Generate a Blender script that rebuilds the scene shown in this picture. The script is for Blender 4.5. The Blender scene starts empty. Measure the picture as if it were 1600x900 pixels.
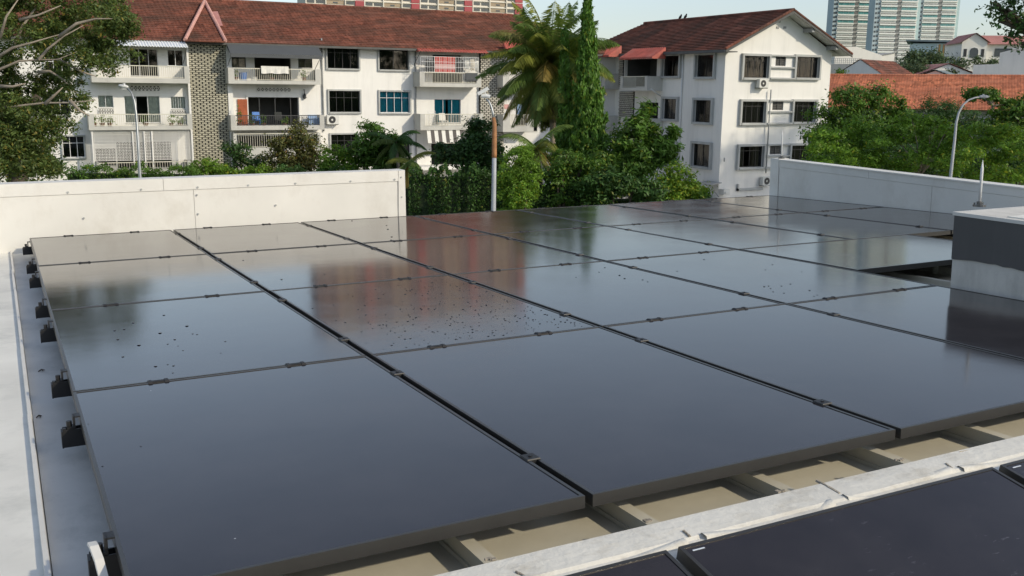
import bpy, bmesh, math, random
import numpy as np
from mathutils import Matrix, Vector

# ---------------------------------------------------------------- camera, world, sun, exposure
SC = bpy.context.scene
COL = SC.collection
FPX, YAW = 1534.4, 0.4773                      # focal length in photo pixels, heading of the lens off the roof's column direction

def rotm(a, b, c):
    ca, sa, cb, sb, cc, s2 = math.cos(a), math.sin(a), math.cos(b), math.sin(b), math.cos(c), math.sin(c)
    rz = Matrix(((cb, -sb, 0), (sb, cb, 0), (0, 0, 1)))
    bb = Matrix(((1, 0, 0), (0, 0, -1), (0, 1, 0)))
    rx = Matrix(((1, 0, 0), (0, ca, -sa), (0, sa, ca)))
    rr = Matrix(((cc, -s2, 0), (s2, cc, 0), (0, 0, 1)))
    return rr @ rx @ bb @ rz

RT = rotm(math.atan(312 / FPX), YAW, math.atan(.012))     # true vertical
RF = rotm(.1762, YAW, -.0076)                             # the roof falls about 1.8 degrees away from us
CW = Vector((-.1571, -2.1103, 6.0))
CR = Vector((-.1571, -2.1103, 1.0076))
M3 = RT.transposed() @ RF
ROOF = Matrix.Translation(CW - M3 @ CR) @ M3.to_4x4()     # roof coordinates -> world

cam = bpy.data.cameras.new('camera')
cam.sensor_width = 36; cam.lens = 36 * FPX / 1600
cam.clip_start = .05; cam.clip_end = 6000
camo = bpy.data.objects.new('camera', cam); COL.objects.link(camo)
cm = Matrix((RT[0], -RT[1], -RT[2])).transposed().to_4x4(); cm.translation = CW
camo.matrix_world = cm
SC.camera = camo

SUN_AZ, SUN_EL = math.radians(34), math.radians(30)       # azimuth from -Y towards +X
sdir = Vector((math.sin(SUN_AZ) * math.cos(SUN_EL), -math.cos(SUN_AZ) * math.cos(SUN_EL), math.sin(SUN_EL)))
W = bpy.data.worlds.new('World'); SC.world = W; W.use_nodes = True
nt = W.node_tree; nt.nodes.clear()
sky = nt.nodes.new('ShaderNodeTexSky'); sky.sky_type = 'NISHITA'; sky.sun_disc = False
sky.sun_elevation = SUN_EL; sky.sun_rotation = math.atan2(sdir.x, sdir.y)
sky.air_density = 1.0; sky.dust_density = 1.0; sky.ozone_density = 2.2; sky.altitude = 30
bg = nt.nodes.new('ShaderNodeBackground'); bg.inputs[1].default_value = .14
wo = nt.nodes.new('ShaderNodeOutputWorld')
hz = nt.nodes.new('ShaderNodeHueSaturation'); hz.inputs['Saturation'].default_value = .68      # thin high haze
nt.links.new(sky.outputs[0], hz.inputs['Color']); nt.links.new(hz.outputs[0], bg.inputs[0]); nt.links.new(bg.outputs[0], wo.inputs[0])
sl = bpy.data.lights.new('sun', 'SUN'); sl.energy = 2.35; sl.angle = math.radians(1.2); sl.color = (1, .88, .68)
so = bpy.data.objects.new('sun', sl); COL.objects.link(so)
so.rotation_euler = sdir.to_track_quat('Z', 'Y').to_euler(); so.location = (30, -40, 60)
SC.view_settings.view_transform = 'Standard'; SC.view_settings.look = 'None'
SC.view_settings.exposure = .27; SC.view_settings.gamma = 1
SC.render.engine = 'CYCLES'
SC.cycles.max_bounces = 8; SC.cycles.transparent_max_bounces = 12

# ---------------------------------------------------------------- helpers
rnd = random.Random(7)
RN = np.random.default_rng(11)

def ray(px, py, R=RT): return R.transposed() @ Vector(((px - 800) / FPX, (py - 450) / FPX, 1))
def wor(px, py, x=None, y=None, z=None, d=None):
    r = ray(px, py)
    t = d if d is not None else (x - CW.x) / r.x if x is not None else (y - CW.y) / r.y if y is not None else (z - CW.z) / r.z
    return CW + r * t
def roofp(px, py, x=None, y=None, z=None):
    r = ray(px, py, RF)
    t = (x - CR.x) / r.x if x is not None else (y - CR.y) / r.y if y is not None else (z - CR.z) / r.z
    return CR + r * t

GZ = -1.0                                     # level of the gardens below us
ORG = {}
class MB:
    def __init__(s, fr=None): s.v = []; s.f = []; s.fr = fr
    def add(s, pts):
        i = len(s.v)
        s.v += [tuple(s.fr(*p)) if s.fr else tuple(p) for p in pts]
        return i
    def box(s, a0, a1, b0, b1, c0, c1):
        i = s.add([(a0, b0, c0), (a1, b0, c0), (a1, b1, c0), (a0, b1, c0), (a0, b0, c1), (a1, b0, c1), (a1, b1, c1), (a0, b1, c1)])
        s.f += [tuple(i + k for k in q) for q in ((0, 3, 2, 1), (4, 5, 6, 7), (0, 1, 5, 4), (1, 2, 6, 5), (2, 3, 7, 6), (3, 0, 4, 7))]
        return s
    def hexa(s, p):
        i = s.add(p)
        s.f += [tuple(i + k for k in q) for q in ((0, 3, 2, 1), (4, 5, 6, 7), (0, 1, 5, 4), (1, 2, 6, 5), (2, 3, 7, 6), (3, 0, 4, 7))]
        return s
    def poly(s, pts):
        i = s.add(pts); s.f.append(tuple(range(i, i + len(pts)))); return s
    def prism(s, pts, d):
        """polygon pts extruded by vector d"""
        n = len(pts); i = s.add(list(pts) + [tuple(np.add(p, d)) for p in pts])
        s.f.append(tuple(range(i, i + n))); s.f.append(tuple(range(i + 2 * n - 1, i + n - 1, -1)))
        for k in range(n): s.f.append((i + k, i + (k + 1) % n, i + n + (k + 1) % n, i + n + k))
        return s
    def tube(s, pts, rads, n=8, cap=True):
        pts = [Vector(p) for p in pts]
        if not hasattr(rads, '__len__'): rads = [rads] * len(pts)
        rings = []
        prev = None
        for k, p in enumerate(pts):
            t = (pts[min(k + 1, len(pts) - 1)] - pts[max(k - 1, 0)]).normalized()
            if prev is None:
                a = Vector((1, 0, 0)) if abs(t.x) < .8 else Vector((0, 1, 0))
                e = t.cross(a).normalized()
            else:
                e = (prev - t * prev.dot(t)).normalized()
            prev = e; g = t.cross(e)
            rings.append(s.add([tuple(p + (e * math.cos(2 * math.pi * j / n) + g * math.sin(2 * math.pi * j / n)) * rads[k]) for j in range(n)]))
        for k in range(len(rings) - 1):
            a, b = rings[k], rings[k + 1]
            for j in range(n): s.f.append((a + j, a + (j + 1) % n, b + (j + 1) % n, b + j))
        if cap:
            s.f.append(tuple(rings[0] + j for j in range(n - 1, -1, -1))); s.f.append(tuple(rings[-1] + j for j in range(n)))
        return s
    def bar(s, p, q, w): return s.tube([p, q], w, 4)
    def out(s, name, m, parent=None, origin=(0, 0, 0), roof=False, smooth=False, kind=None, fix=True):
        o0 = ORG[parent.name] if parent else origin
        me = bpy.data.meshes.new(name)
        me.from_pydata([(v[0] - o0[0], v[1] - o0[1], v[2] - o0[2]) for v in s.v], [], s.f)
        if fix:
            b = bmesh.new(); b.from_mesh(me); bmesh.ops.recalc_face_normals(b, faces=b.faces); b.to_mesh(me); b.free()
        if smooth: me.shade_smooth()
        me.materials.append(m)
        return put(name, me, parent, origin, roof, kind)

def put(name, me, parent=None, origin=(0, 0, 0), roof=False, kind=None):
    ob = bpy.data.objects.new(name, me); COL.objects.link(ob)
    if parent: ob.parent = parent; ORG[ob.name] = ORG[parent.name]
    else:
        ob.matrix_world = (ROOF if roof else Matrix()) @ Matrix.Translation(origin); ORG[ob.name] = tuple(origin)
    if kind: ob['kind'] = kind
    return ob
def tag(o, label=None, cat=None, group=None, kind=None):
    if label: o['label'] = label
    if cat: o['category'] = cat
    if group: o['group'] = group
    if kind: o['kind'] = kind
    return o
def thing(name, loc, label, cat, group=None, roof=False, rotz=None):
    """an Empty at the base of a thing; rotz given: parts are written in local coordinates"""
    e = bpy.data.objects.new(name, None); COL.objects.link(e); e.empty_display_size = .2
    if rotz is None:
        e.matrix_world = (ROOF if roof else Matrix()) @ Matrix.Translation(loc); ORG[e.name] = tuple(loc)
    else:
        e.matrix_world = Matrix.Translation(loc) @ Matrix.Rotation(rotz, 4, 'Z'); ORG[e.name] = (0, 0, 0)
    return tag(e, label, cat, group)
def copy_tree(o, parent=None):
    c = o.copy(); COL.objects.link(c)
    if parent: c.parent = parent
    for ch in list(o.children): copy_tree(ch, c)
    return c

# ---------------------------------------------------------------- materials
def nodes_of(name):
    m = bpy.data.materials.new(name); m.use_nodes = True
    n = m.node_tree.nodes; b = n['Principled BSDF']
    return m, n, m.node_tree.links, b
def coords(n, l, scale=(1, 1, 1), src='Object'):
    tc = n.new('ShaderNodeTexCoord'); mp = n.new('ShaderNodeMapping'); mp.inputs['Scale'].default_value = scale
    l.new(tc.outputs[src], mp.inputs[0]); return mp.outputs[0]
def noise(n, l, vec, scale, detail=4, rough=.6):
    t = n.new('ShaderNodeTexNoise'); t.inputs['Scale'].default_value = scale; t.inputs['Detail'].default_value = detail
    t.inputs['Roughness'].default_value = rough; l.new(vec, t.inputs['Vector']); return t.outputs['Fac']
def ramp(n, l, fac, a, b):
    r = n.new('ShaderNodeMapRange'); r.inputs[1].default_value = a; r.inputs[2].default_value = b; l.new(fac, r.inputs[0]); return r.outputs[0]
def mix(n, l, fac, a, b, mode='MIX'):
    x = n.new('ShaderNodeMix'); x.data_type = 'RGBA'; x.blend_type = mode
    if hasattr(fac, 'links'): l.new(fac, x.inputs[0])
    else: x.inputs[0].default_value = fac
    for s, v in ((6, a), (7, b)):
        if hasattr(v, 'links'): l.new(v, x.inputs[s])
        else: x.inputs[s].default_value = (*v, 1)
    return x.outputs[2]
def scl(c, k): return tuple(min(1, max(0, v * k)) for v in c)
def mat(name, col, rough=.6, var=.1, vs=1.5, stain=0, stcol=None, bump=0, bs=30, spec=.5, metal=0, streak=(1, 1, .15), sts=1.2):
    m, n, l, b = nodes_of(name)
    v = coords(n, l)
    c = mix(n, l, ramp(n, l, noise(n, l, v, vs), .3, .7), scl(col, 1 - var), scl(col, 1 + var))
    if stain:
        sv = coords(n, l, streak)
        f = ramp(n, l, noise(n, l, sv, sts, 6, .7), .5, .78)
        mu = n.new('ShaderNodeMath'); mu.operation = 'MULTIPLY'; mu.inputs[1].default_value = stain; l.new(f, mu.inputs[0])
        c = mix(n, l, mu.outputs[0], c, stcol or scl(col, .45))
    l.new(c, b.inputs['Base Color'])
    b.inputs['Roughness'].default_value = rough; b.inputs['Metallic'].default_value = metal
    b.inputs['Specular IOR Level'].default_value = spec
    if bump:
        bp = n.new('ShaderNodeBump'); bp.inputs['Strength'].default_value = bump; bp.inputs['Distance'].default_value = .02
        l.new(noise(n, l, v, bs, 5), bp.inputs['Height']); l.new(bp.outputs[0], b.inputs['Normal'])
    return m
def leafmat(name, col, trans=.35, var=.5):
    m, n, l, b = nodes_of(name)
    at = n.new('ShaderNodeAttribute'); at.attribute_name = 'tint'
    sp = n.new('ShaderNodeSeparateColor'); l.new(at.outputs['Color'], sp.inputs[0])
    c1 = mix(n, l, sp.outputs[0], scl(col, 1 - var), scl(col, 1 + var * .8))
    yel = (min(1, col[0] * 2.1 + .03), col[1] * 1.25, col[2] * .75)
    c2 = mix(n, l, sp.outputs[1], c1, yel)
    l.new(c2, b.inputs['Base Color']); b.inputs['Roughness'].default_value = .5; b.inputs['Specular IOR Level'].default_value = .3
    tr = n.new('ShaderNodeBsdfTranslucent'); l.new(mix(n, l, .5, c2, scl((col[0] * 1.6, col[1] * 1.5, col[2]), 1.0)), tr.inputs[0])
    ms = n.new('ShaderNodeMixShader'); ms.inputs[0].default_value = trans
    l.new(b.outputs[0], ms.inputs[1]); l.new(tr.outputs[0], ms.inputs[2])
    l.new(ms.outputs[0], n['Material Output'].inputs[0])
    return m
def tilemat(name, col, dark, pink):
    m, n, l, b = nodes_of(name)
    v = coords(n, l)
    vo = n.new('ShaderNodeTexVoronoi'); vo.inputs['Scale'].default_value = 3.6; l.new(coords(n, l, (1, .55, .9)), vo.inputs['Vector'])
    sp = n.new('ShaderNodeSeparateColor'); l.new(vo.outputs['Color'], sp.inputs[0])
    c = mix(n, l, sp.outputs[0], scl(col, .62), scl(col, 1.3))
    c = mix(n, l, ramp(n, l, noise(n, l, coords(n, l, (.5, 1, 1)), .5, 5, .65), .42, .68), c, dark)
    c = mix(n, l, ramp(n, l, noise(n, l, coords(n, l, (.22, 1, 1.5)), 1.1, 3), .56, .8), c, pink)
    l.new(c, b.inputs['Base Color']); b.inputs['Roughness'].default_value = .85; b.inputs['Specular IOR Level'].default_value = .25
    w = n.new('ShaderNodeTexWave'); w.bands_direction = 'X'; w.inputs['Scale'].default_value = 1.25; l.new(v, w.inputs['Vector'])
    bp = n.new('ShaderNodeBump'); bp.inputs['Strength'].default_value = .3; bp.inputs['Distance'].default_value = .05
    l.new(w.outputs['Fac'], bp.inputs['Height']); l.new(bp.outputs[0], b.inputs['Normal'])
    return m
def panelglass(name, streaky=0.):
    m, n, l, b = nodes_of(name)
    v = coords(n, l)
    oi = n.new('ShaderNodeObjectInfo')
    ad = n.new('ShaderNodeVectorMath'); ad.operation = 'ADD'; l.new(v, ad.inputs[0])
    cx = n.new('ShaderNodeCombineXYZ'); mm = n.new('ShaderNodeMath'); mm.operation = 'MULTIPLY'; mm.inputs[1].default_value = 37.
    l.new(oi.outputs['Random'], mm.inputs[0]); l.new(mm.outputs[0], cx.inputs[0]); l.new(mm.outputs[0], cx.inputs[1]); l.new(cx.outputs[0], ad.inputs[1])
    vv = ad.outputs[0]
    dust = ramp(n, l, noise(n, l, vv, 2.2, 6, .7), .35, .8)
    base = mix(n, l, dust, (.016, .0135, .016), (.034, .030, .033))
    sp = n.new('ShaderNodeTexVoronoi'); sp.inputs['Scale'].default_value = 13; l.new(vv, sp.inputs['Vector'])
    sel = n.new('ShaderNodeSeparateColor'); l.new(sp.outputs['Color'], sel.inputs[0])
    near = n.new('ShaderNodeMath'); near.operation = 'LESS_THAN'; near.inputs[1].default_value = .035; l.new(sp.outputs['Distance'], near.inputs[0])
    few = n.new('ShaderNodeMath'); few.operation = 'GREATER_THAN'; few.inputs[1].default_value = .955; l.new(sel.outputs[0], few.inputs[0])
    sk = n.new('ShaderNodeMath'); sk.operation = 'MULTIPLY'; l.new(near.outputs[0], sk.inputs[0]); l.new(few.outputs[0], sk.inputs[1])
    c = mix(n, l, sk.outputs[0], base, (.35, .36, .38))
    if streaky:
        mp = n.new('ShaderNodeMapping'); mp.inputs['Scale'].default_value = (16, 50, 1); mp.inputs['Rotation'].default_value = (0, 0, .5); l.new(vv, mp.inputs[0])
        f = ramp(n, l, noise(n, l, mp.outputs[0], 1., 3, .6), .62, .8)
        f2 = ramp(n, l, noise(n, l, vv, 1.6, 3), .48, .7)
        k = n.new('ShaderNodeMath'); k.operation = 'MULTIPLY'; l.new(f, k.inputs[0]); l.new(f2, k.inputs[1])
        c = mix(n, l, k.outputs[0], c, scl((.2, .2, .24), streaky))
    l.new(c, b.inputs['Base Color'])
    rr = n.new('ShaderNodeMapRange'); rr.inputs[3].default_value = .085; rr.inputs[4].default_value = .14; l.new(dust, rr.inputs[0])
    l.new(rr.outputs[0], b.inputs['Roughness']); b.inputs['IOR'].default_value = 1.5; b.inputs['Specular Tint'].default_value = (1, .94, .91, 1)
    bp = n.new('ShaderNodeBump'); bp.inputs['Strength'].default_value = .035; bp.inputs['Distance'].default_value = .01
    l.new(noise(n, l, vv, 3.5, 2), bp.inputs['Height']); l.new(bp.outputs[0], b.inputs['Normal'])
    return m
def winglass(name, tint=(.42, .45, .43), refl=.9):
    m, n, l, b = nodes_of(name)
    n.remove(b)
    t = n.new('ShaderNodeBsdfTransparent'); t.inputs[0].default_value = (*tint, 1)
    g = n.new('ShaderNodeBsdfGlossy'); g.inputs['Roughness'].default_value = .03; g.inputs[0].default_value = (refl, refl, refl, 1)
    fr = n.new('ShaderNodeFresnel'); fr.inputs[0].default_value = 1.5
    ms = n.new('ShaderNodeMixShader'); l.new(fr.outputs[0], ms.inputs[0]); l.new(t.outputs[0], ms.inputs[1]); l.new(g.outputs[0], ms.inputs[2])
    l.new(ms.outputs[0], n['Material Output'].inputs[0])
    return m

MT = dict(
    pglass=panelglass('panel glass'), pglass2=panelglass('weathered panel glass', 1.),
    pframe=mat('black anodised frame', (.07, .068, .064), .36, .1, 8, metal=.55),
    clamp=mat('dark clamp metal', (.022, .022, .023), .5, .15, 20, metal=.2),
    clip=mat('black clip', (.012, .012, .013), .6, .1, 8),
    rail=mat('black rail', (.012, .012, .013), .5, .1, 8),
    bolt=mat('bolt steel', (.18, .18, .18), .35, .1, 8, metal=.8),
    water=mat('water drop', (.006, .007, .009), .03, 0, 5, spec=.35),
    sticker=mat('pale sticker', (.6, .66, .72), .5, .1, 60),
    deck=mat('beige roof deck', (.56, .525, .42), .7, .1, 2.5, stain=.5, stcol=(.40, .365, .28), bump=.06, bs=14),
    ledge=mat('white roof ledge', (.78, .765, .70), .65, .1, 2.2, stain=.5, stcol=(.36, .37, .34), bump=.12, bs=9, streak=(1.2, 1.2, 1), sts=3),
    strip=mat('grey white gutter paint', (.66, .645, .60), .65, .1, 3, stain=.6, stcol=(.3, .31, .29), bump=.1, bs=9, streak=(1.5, .8, 1), sts=3),
    clad=mat('white cladding', (.72, .705, .655), .5, .06, 1.4, stain=.5, stcol=(.50, .465, .40), streak=(1.1, 1.1, .8), sts=2.4, bump=.02, bs=3),
    clad2=mat('grey white cladding', (.60, .61, .60), .45, .06, 1.4, stain=.25, stcol=(.42, .43, .42), streak=(1, 1.1, .25), sts=2.5),
    band=mat('white membrane', (.72, .70, .63), .7, .08, 4, stain=.75, stcol=(.42, .38, .30), bump=.2, bs=40, streak=(2, 3, 1), sts=4),
    dgrey=mat('dark grey paint', (.088, .086, .085), .6, .08, 3, stain=.4, stcol=(.13, .125, .12), streak=(2, 2, .25), sts=3),
    conc=mat('bare concrete', (.62, .60, .55), .8, .12, 4, stain=.5, bump=.15, bs=30, streak=(1, 1, .3), sts=4),
    white=mat('white wall paint', (.78, .77, .735), .75, .05, .35, stain=.42, stcol=(.47, .475, .455), streak=(1.1, 1.1, .12), sts=1.1),
    white2=mat('cream wall paint', (.74, .72, .66), .75, .06, .4, stain=.2),
    grey=mat('grey concrete trim', (.42, .43, .42), .8, .1, 1.2, stain=.4, streak=(1, 1, .3)),
    balc=mat('pale balcony paint', (.52, .515, .475), .8, .09, .9, stain=.4, streak=(1, 1, .25), sts=1.3),
    rtile=tilemat('red brown roof tile', (.205, .078, .052), (.085, .052, .039), (.34, .145, .105)),
    otile=tilemat('orange roof tile', (.62, .235, .125), (.45, .17, .10), (.66, .29, .18)),
    ptile=mat('pink ridge cap', (.55, .30, .25), .8, .15, 2),
    ptile2=mat('faded pink tile', (.42, .20, .18), .85, .15, 3),
    redtin=mat('faded red awning', (.42, .10, .07), .6, .25, 2, stain=.5, stcol=(.52, .27, .22)),
    greyawn=mat('grey canvas awning', (.075, .082, .088), .75, .05, 1),
    whtin=mat('white corrugated awning', (.72, .75, .77), .5, .05, 2),
    brick=mat('pale grey brick', (.42, .40, .31), .85, .25, 3, bump=.1),
    brick2=mat('grey tan brick', (.46, .44, .38), .85, .25, 3, bump=.1),
    gap=mat('dark opening shade', (.04, .039, .035), .9, .1, 3),  # dark backing colour stands in for shade inside brick and vent openings
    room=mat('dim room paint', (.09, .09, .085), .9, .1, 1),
    alum=mat('black window frame', (.03, .031, .032), .45, .1, 3),
    walum=mat('white window frame', (.75, .76, .76), .45, .05, 3),
    curt=mat('grey curtain', (.035, .038, .036), .9, .2, 5),
    teal=mat('teal curtain', (.02, .30, .38), .8, .12, 5),
    beige=mat('beige curtain', (.72, .66, .54), .9, .15, 5),
    brownc=mat('brown curtain', (.07, .05, .042), .9, .2, 5),
    iron=mat('pale painted iron', (.62, .60, .50), .5, .08, 4),
    diron=mat('dark iron', (.05, .05, .052), .5, .1, 4),
    glass=winglass('window glass'), tealg=winglass('teal window glass', (.75, .85, .87), .7),
    pipe=mat('grey pipe', (.3, .31, .31), .5, .1, 4),
    steel=mat('galvanised lamp steel', (.36, .38, .39), .4, .12, 4, metal=.6),
    lampw=mat('pale lamp casing', (.7, .71, .7), .4, .05, 4),
    lens=mat('lamp lens', (.5, .52, .52), .15, .05, 4),
    rust=mat('orange wrap', (.33, .15, .055), .7, .3, 6, stain=.6, stcol=(.30, .20, .10), streak=(2, 2, .6)),
    bark=mat('pale bark', (.30, .255, .20), .9, .3, 3, bump=.5, bs=14),
    dbark=mat('dark bark', (.085, .068, .05), .9, .3, 3, bump=.5, bs=14),
    acw=mat('air conditioner casing', (.66, .66, .62), .5, .05, 4),
    redc=mat('red cloth', (.52, .05, .035), .9, .2, 6), whc=mat('white cloth', (.74, .73, .68), .9, .08, 6),
    blue=mat('blue plastic', (.03, .16, .5), .4, .1, 6), orng=mat('orange brown shutter', (.36, .09, .03), .6, .2, 6),
    lblue=mat('light blue cloth', (.3, .42, .6), .9, .1, 6), pink=mat('pink cloth', (.66, .38, .36), .9, .1, 6),
    pot=mat('brown clay pot', (.20, .10, .06), .8, .2, 6),
    grass=mat('grass', (.055, .09, .022), .95, .3, .6, bump=.4, bs=6),
    hdbq=mat('brick brown tower panel', (.34, .155, .135), .8, .08, .2),
    hdbp=mat('pinkish brown tower paint', (.40, .25, .21), .8, .06, .1),
    grime=mat('grimy membrane joint', (.34, .30, .24), .9, .35, 30, bump=.4, bs=60),
    hdbw=mat('cream tower paint', (.66, .62, .54), .8, .05, .1), hdbr=mat('red tower panel', (.36, .075, .085), .8, .08, .2),
    hdbt=mat('tan tower recess', (.34, .27, .19), .8, .08, .2), twind=mat('far dark window', (.06, .07, .075), .25, .15, .3),
    cond=mat('pale condo paint', (.78, .79, .75), .8, .05, .1), condb=mat('pale turquoise strip', (.46, .60, .60), .8, .05, .1),
    condg=mat('green tinted window', (.10, .27, .27), .12, .25, .25), condd=mat('dim window strip', (.15, .155, .15), .3, .2, .3),
    cside=mat('shade tinted tower side', (.42, .50, .53), .8, .06, .1),  # bluish shade of the towers' left sides put into the colour
    lf_rain=leafmat('rain tree leaf', (.105, .155, .040)), lf_dark=leafmat('dark leaf', (0.055, 0.121, 0.029), .25),
    lf_mid=leafmat('mid green leaf', (.102, .202, .032)), lf_bright=leafmat('bright green leaf', (.160, .290, .034), .4),
    lf_croton=leafmat('olive croton leaf', (.12, .13, .035), .25, .6), lf_palm=leafmat('palm leaflet', (0.138, 0.209, 0.044), .3),
    lf_dry=leafmat('yellowing palm leaflet', (.20, .20, .06), .3), lf_poly=leafmat('mast tree leaf', (0.109, 0.223, 0.033), .3),
    lf_hedge=leafmat('hedge leaf', (.058, .128, .028), .25), lf_far=leafmat('far tree leaf', (0.084, 0.130, 0.054), .2),
    pave=mat('pale concrete paving', (.40, .39, .36), .85, .1, .5, stain=.4, streak=(1, 1, 1)),
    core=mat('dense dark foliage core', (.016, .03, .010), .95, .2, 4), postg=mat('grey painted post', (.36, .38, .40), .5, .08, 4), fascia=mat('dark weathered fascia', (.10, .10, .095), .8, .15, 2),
    soil=mat('dark soil', (.05, .04, .03), .95, .2, 3),
    stripe=mat('awning dark stripe', (.10, .09, .085), .8, .1, 4),
    cy=mat('orange cladding stripe', (.62, .33, .12), .7, .05, .4), cgn=mat('green cladding stripe', (.45, .58, .48), .7, .05, .4), cgr=mat('pale blue cladding', (.52, .62, .66), .7, .05, .2),
    pinkroof=mat('pink metal roof', (.50, .24, .21), .7, .1, .5), slate=mat('grey metal roof', (.20, .24, .26), .5, .1, .5),
    shade=mat('grey stone wall', (.36, .36, .34), .85, .1, .5, stain=.4),
)

# ================================================================ THE ROOF WE LOOK ACROSS (roof coordinates, z = 0 at the panel tops)
PW, PH, PX, PY = 1.141, 1.763, 1.165, 1.7745
DZ = -.15
def ground_and_roof():
    g = MB(); xs = [-2500, -600, -200] + list(range(-100, 161, 10)) + [260, 600, 2500]; ys = [-1500, -400, -150] + list(range(-80, 141, 10)) + [200, 400, 1000, 3500]
    for y in ys:
        for x in xs: s = min(1, max(0, (math.hypot(x, y) - 78) / 14)); g.v.append((x, y, GZ + (s * s * (3 - 2 * s)) * -GZ))
    for j in range(len(ys) - 1):
        for i in range(len(xs) - 1): k = j * len(xs) + i; g.f.append((k, k + 1, k + 1 + len(xs), k + len(xs)))
    tag(g.out('ground', MT['grass'], smooth=True), kind='structure')
    p = MB(); p.box(12, 60, 43.5, 61.0, GZ - .2, GZ + .02); tag(p.out('bounce_paving', MT['pave']), kind='structure')  # unseen pale paving added to bounce light onto the shaded walls
    p = MB(); p.box(-40, 60, 9, 24, GZ - .2, GZ + .02); tag(p.out('road', MT['pave']), kind='structure')
    d = MB(); d.box(-.128, 8.36, -.13, 7.44, DZ - .05, DZ)
    deck = tag(d.out('roof_deck', MT['deck'], roof=True), kind='structure')
    k = 0
    x = .849 - .494 * 1
    while x < 8.2:
        if not (4.7 < x < 7.6): y0 = -.12
        else: y0 = 1.9
        m = MB(); m.box(x - .02, x + .02, y0, 7.2, DZ - .01, -.098)
        m.box(x - .027, x + .027, y0, 7.2, DZ - .01, DZ + .012)
        m.out('rib', MT['deck'], deck); x += .494
    b = MB(); b.box(-3.5, 8.44, -.12, 7.43, -6.4, DZ - .06); b.out('building_wall', MT['white2'], deck)
    s = MB(); s.hexa([(-3.5, -7, -6.4), (9, -7, -6.4), (9, -.13, -6.4), (-3.5, -.13, -6.4), (-3.5, -7, -1.62), (9, -7, -1.62), (9, -.13, -.17), (-3.5, -.13, -.17)])
    tag(s.out('roof_slope', MT['ledge'], roof=True), kind='structure')
    st = MB(); st.box(-.127, .06, -.1, 7.25, DZ + .001, DZ + .006); st.out('gutter_strip', MT['strip'], deck)
    l = MB(); l.box(-3.5, -.146, -.6, 7.28, DZ - .05, DZ + .014)
    led = tag(l.out('roof_ledge', MT['ledge'], roof=True), kind='structure')
    p = MB(); y = -.5
    while y < 7.2:
        y2 = min(7.24, y + rnd.uniform(.9, 1.6)); j = rnd.uniform(-.0025, .0025)
        p.hexa([(-.147 + j, y, DZ), (-.127 + j, y, DZ), (-.127 + j, y2 - .002, DZ), (-.147 + j, y2 - .002, DZ),
                (-.144 + j, y, DZ + .03), (-.131 + j, y, DZ + .03), (-.131 + j, y2 - .002, DZ + .031), (-.144 + j, y2 - .002, DZ + .031)]); y = y2
    p.out('roof_lip', MT['clad'], led)
    e = MB(); e.box(3.49, 8.28, 7.2, 7.42, DZ, -.05); e.out('edge_kerb', MT['clad'], deck)
ground_and_roof()

def parapets():
    t = thing('parapet_wall', (0, 7.25, DZ), 'white clad parapet wall behind the back left corner of the solar array', 'wall', roof=True)
    m = MB(); m.box(-4, 3.466, 7.256, 7.40, DZ - .1, .44); m.out('core', MT['clad'], t)
    for a, b in ((-4, -.93), (-.928, 1.398), (1.404, 3.385)):
        m = MB(); m.box(a, b, 7.25, 7.257, DZ - .02, .338); m.out('cladding_panel', MT['clad'], t)
    for a, b in ((-4, -1.2), (-1.197, 1.14), (1.144, 3.40)):
        m = MB(); m.hexa([(a, 7.244, .341), (b, 7.244, .341), (b, 7.41, .341), (a, 7.41, .341), (a, 7.246, .448), (b, 7.246, .448), (b, 7.41, .455), (a, 7.41, .455)])
        m.out('coping_strip', MT['clad'], t)
    m = MB(); m.hexa([(3.389, 7.243, DZ), (3.472, 7.243, DZ), (3.472, 7.41, DZ), (3.389, 7.41, DZ), (3.404, 7.243, .445), (3.472, 7.243, .45), (3.472, 7.41, .456), (3.404, 7.41, .456)])
    m.out('corner_trim', MT['clad'], t)
    r = MB()
    for x in (-.2, .35, .95, 1.44, 1.9, 2.35, 2.9, 3.36): r.tube([(x, 7.252, .36), (x, 7.236, .36)], .009, 8)
    for x, z in ((.46, .13), (1.43, .115), (2.15, .16), (3.43, .18), (3.43, .38), (1.43, .29)): r.tube([(x, 7.252, z), (x, 7.236, z)], .008, 8)
    r.out('rivets', MT['grey'], t, kind='stuff')
    # the other parapet, running towards us on the right; its top stays level while the roof falls
    zt = lambda y: .432 - .0425 * (7.2 - y)
    t = thing('parapet_wall', (8.3, 3, DZ), 'grey white parapet wall along the right side of the array, in shade', 'wall', roof=True)
    def slab(x0, x1, y0, y1, lo, hi):
        m = MB(); m.hexa([(x0, y0, lo(y0)), (x1, y0, lo(y0)), (x1, y1, lo(y1)), (x0, y1, lo(y1)), (x0, y0, hi(y0)), (x1, y0, hi(y0)), (x1, y1, hi(y1)), (x0, y1, hi(y1))]); return m
    slab(8.307, 8.45, -2, 7.25, lambda y: DZ - .1, lambda y: zt(y) - .012).out('core', MT['clad'], t)
    ys = [-2, .4, 2.47, 4.86, 7.105]
    for a, b in zip(ys, ys[1:]):
        slab(8.3, 8.3075, a + .002, b - .002, lambda y: DZ, lambda y: zt(y) - .095).out('cladding_panel', MT['clad'], t)
    ys = [-2, 1.3, 3.6, 5.7, 7.11]
    for a, b in zip(ys, ys[1:]):
        slab(8.297, 8.455, a + .002, b - .002, lambda y: zt(y) - .092, lambda y: zt(y) - .014).out('coping_strip', MT['clad'], t)
        slab(8.287, 8.465, a + .001, b - .001, lambda y: zt(y) - .014, lambda y: zt(y)).out('coping_cap', MT['clad'], t)
    slab(8.293, 8.46, 7.112, 7.256, lambda y: DZ, lambda y: zt(y) + .004).out('corner_trim', MT['clad'], t)
parapets()

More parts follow.
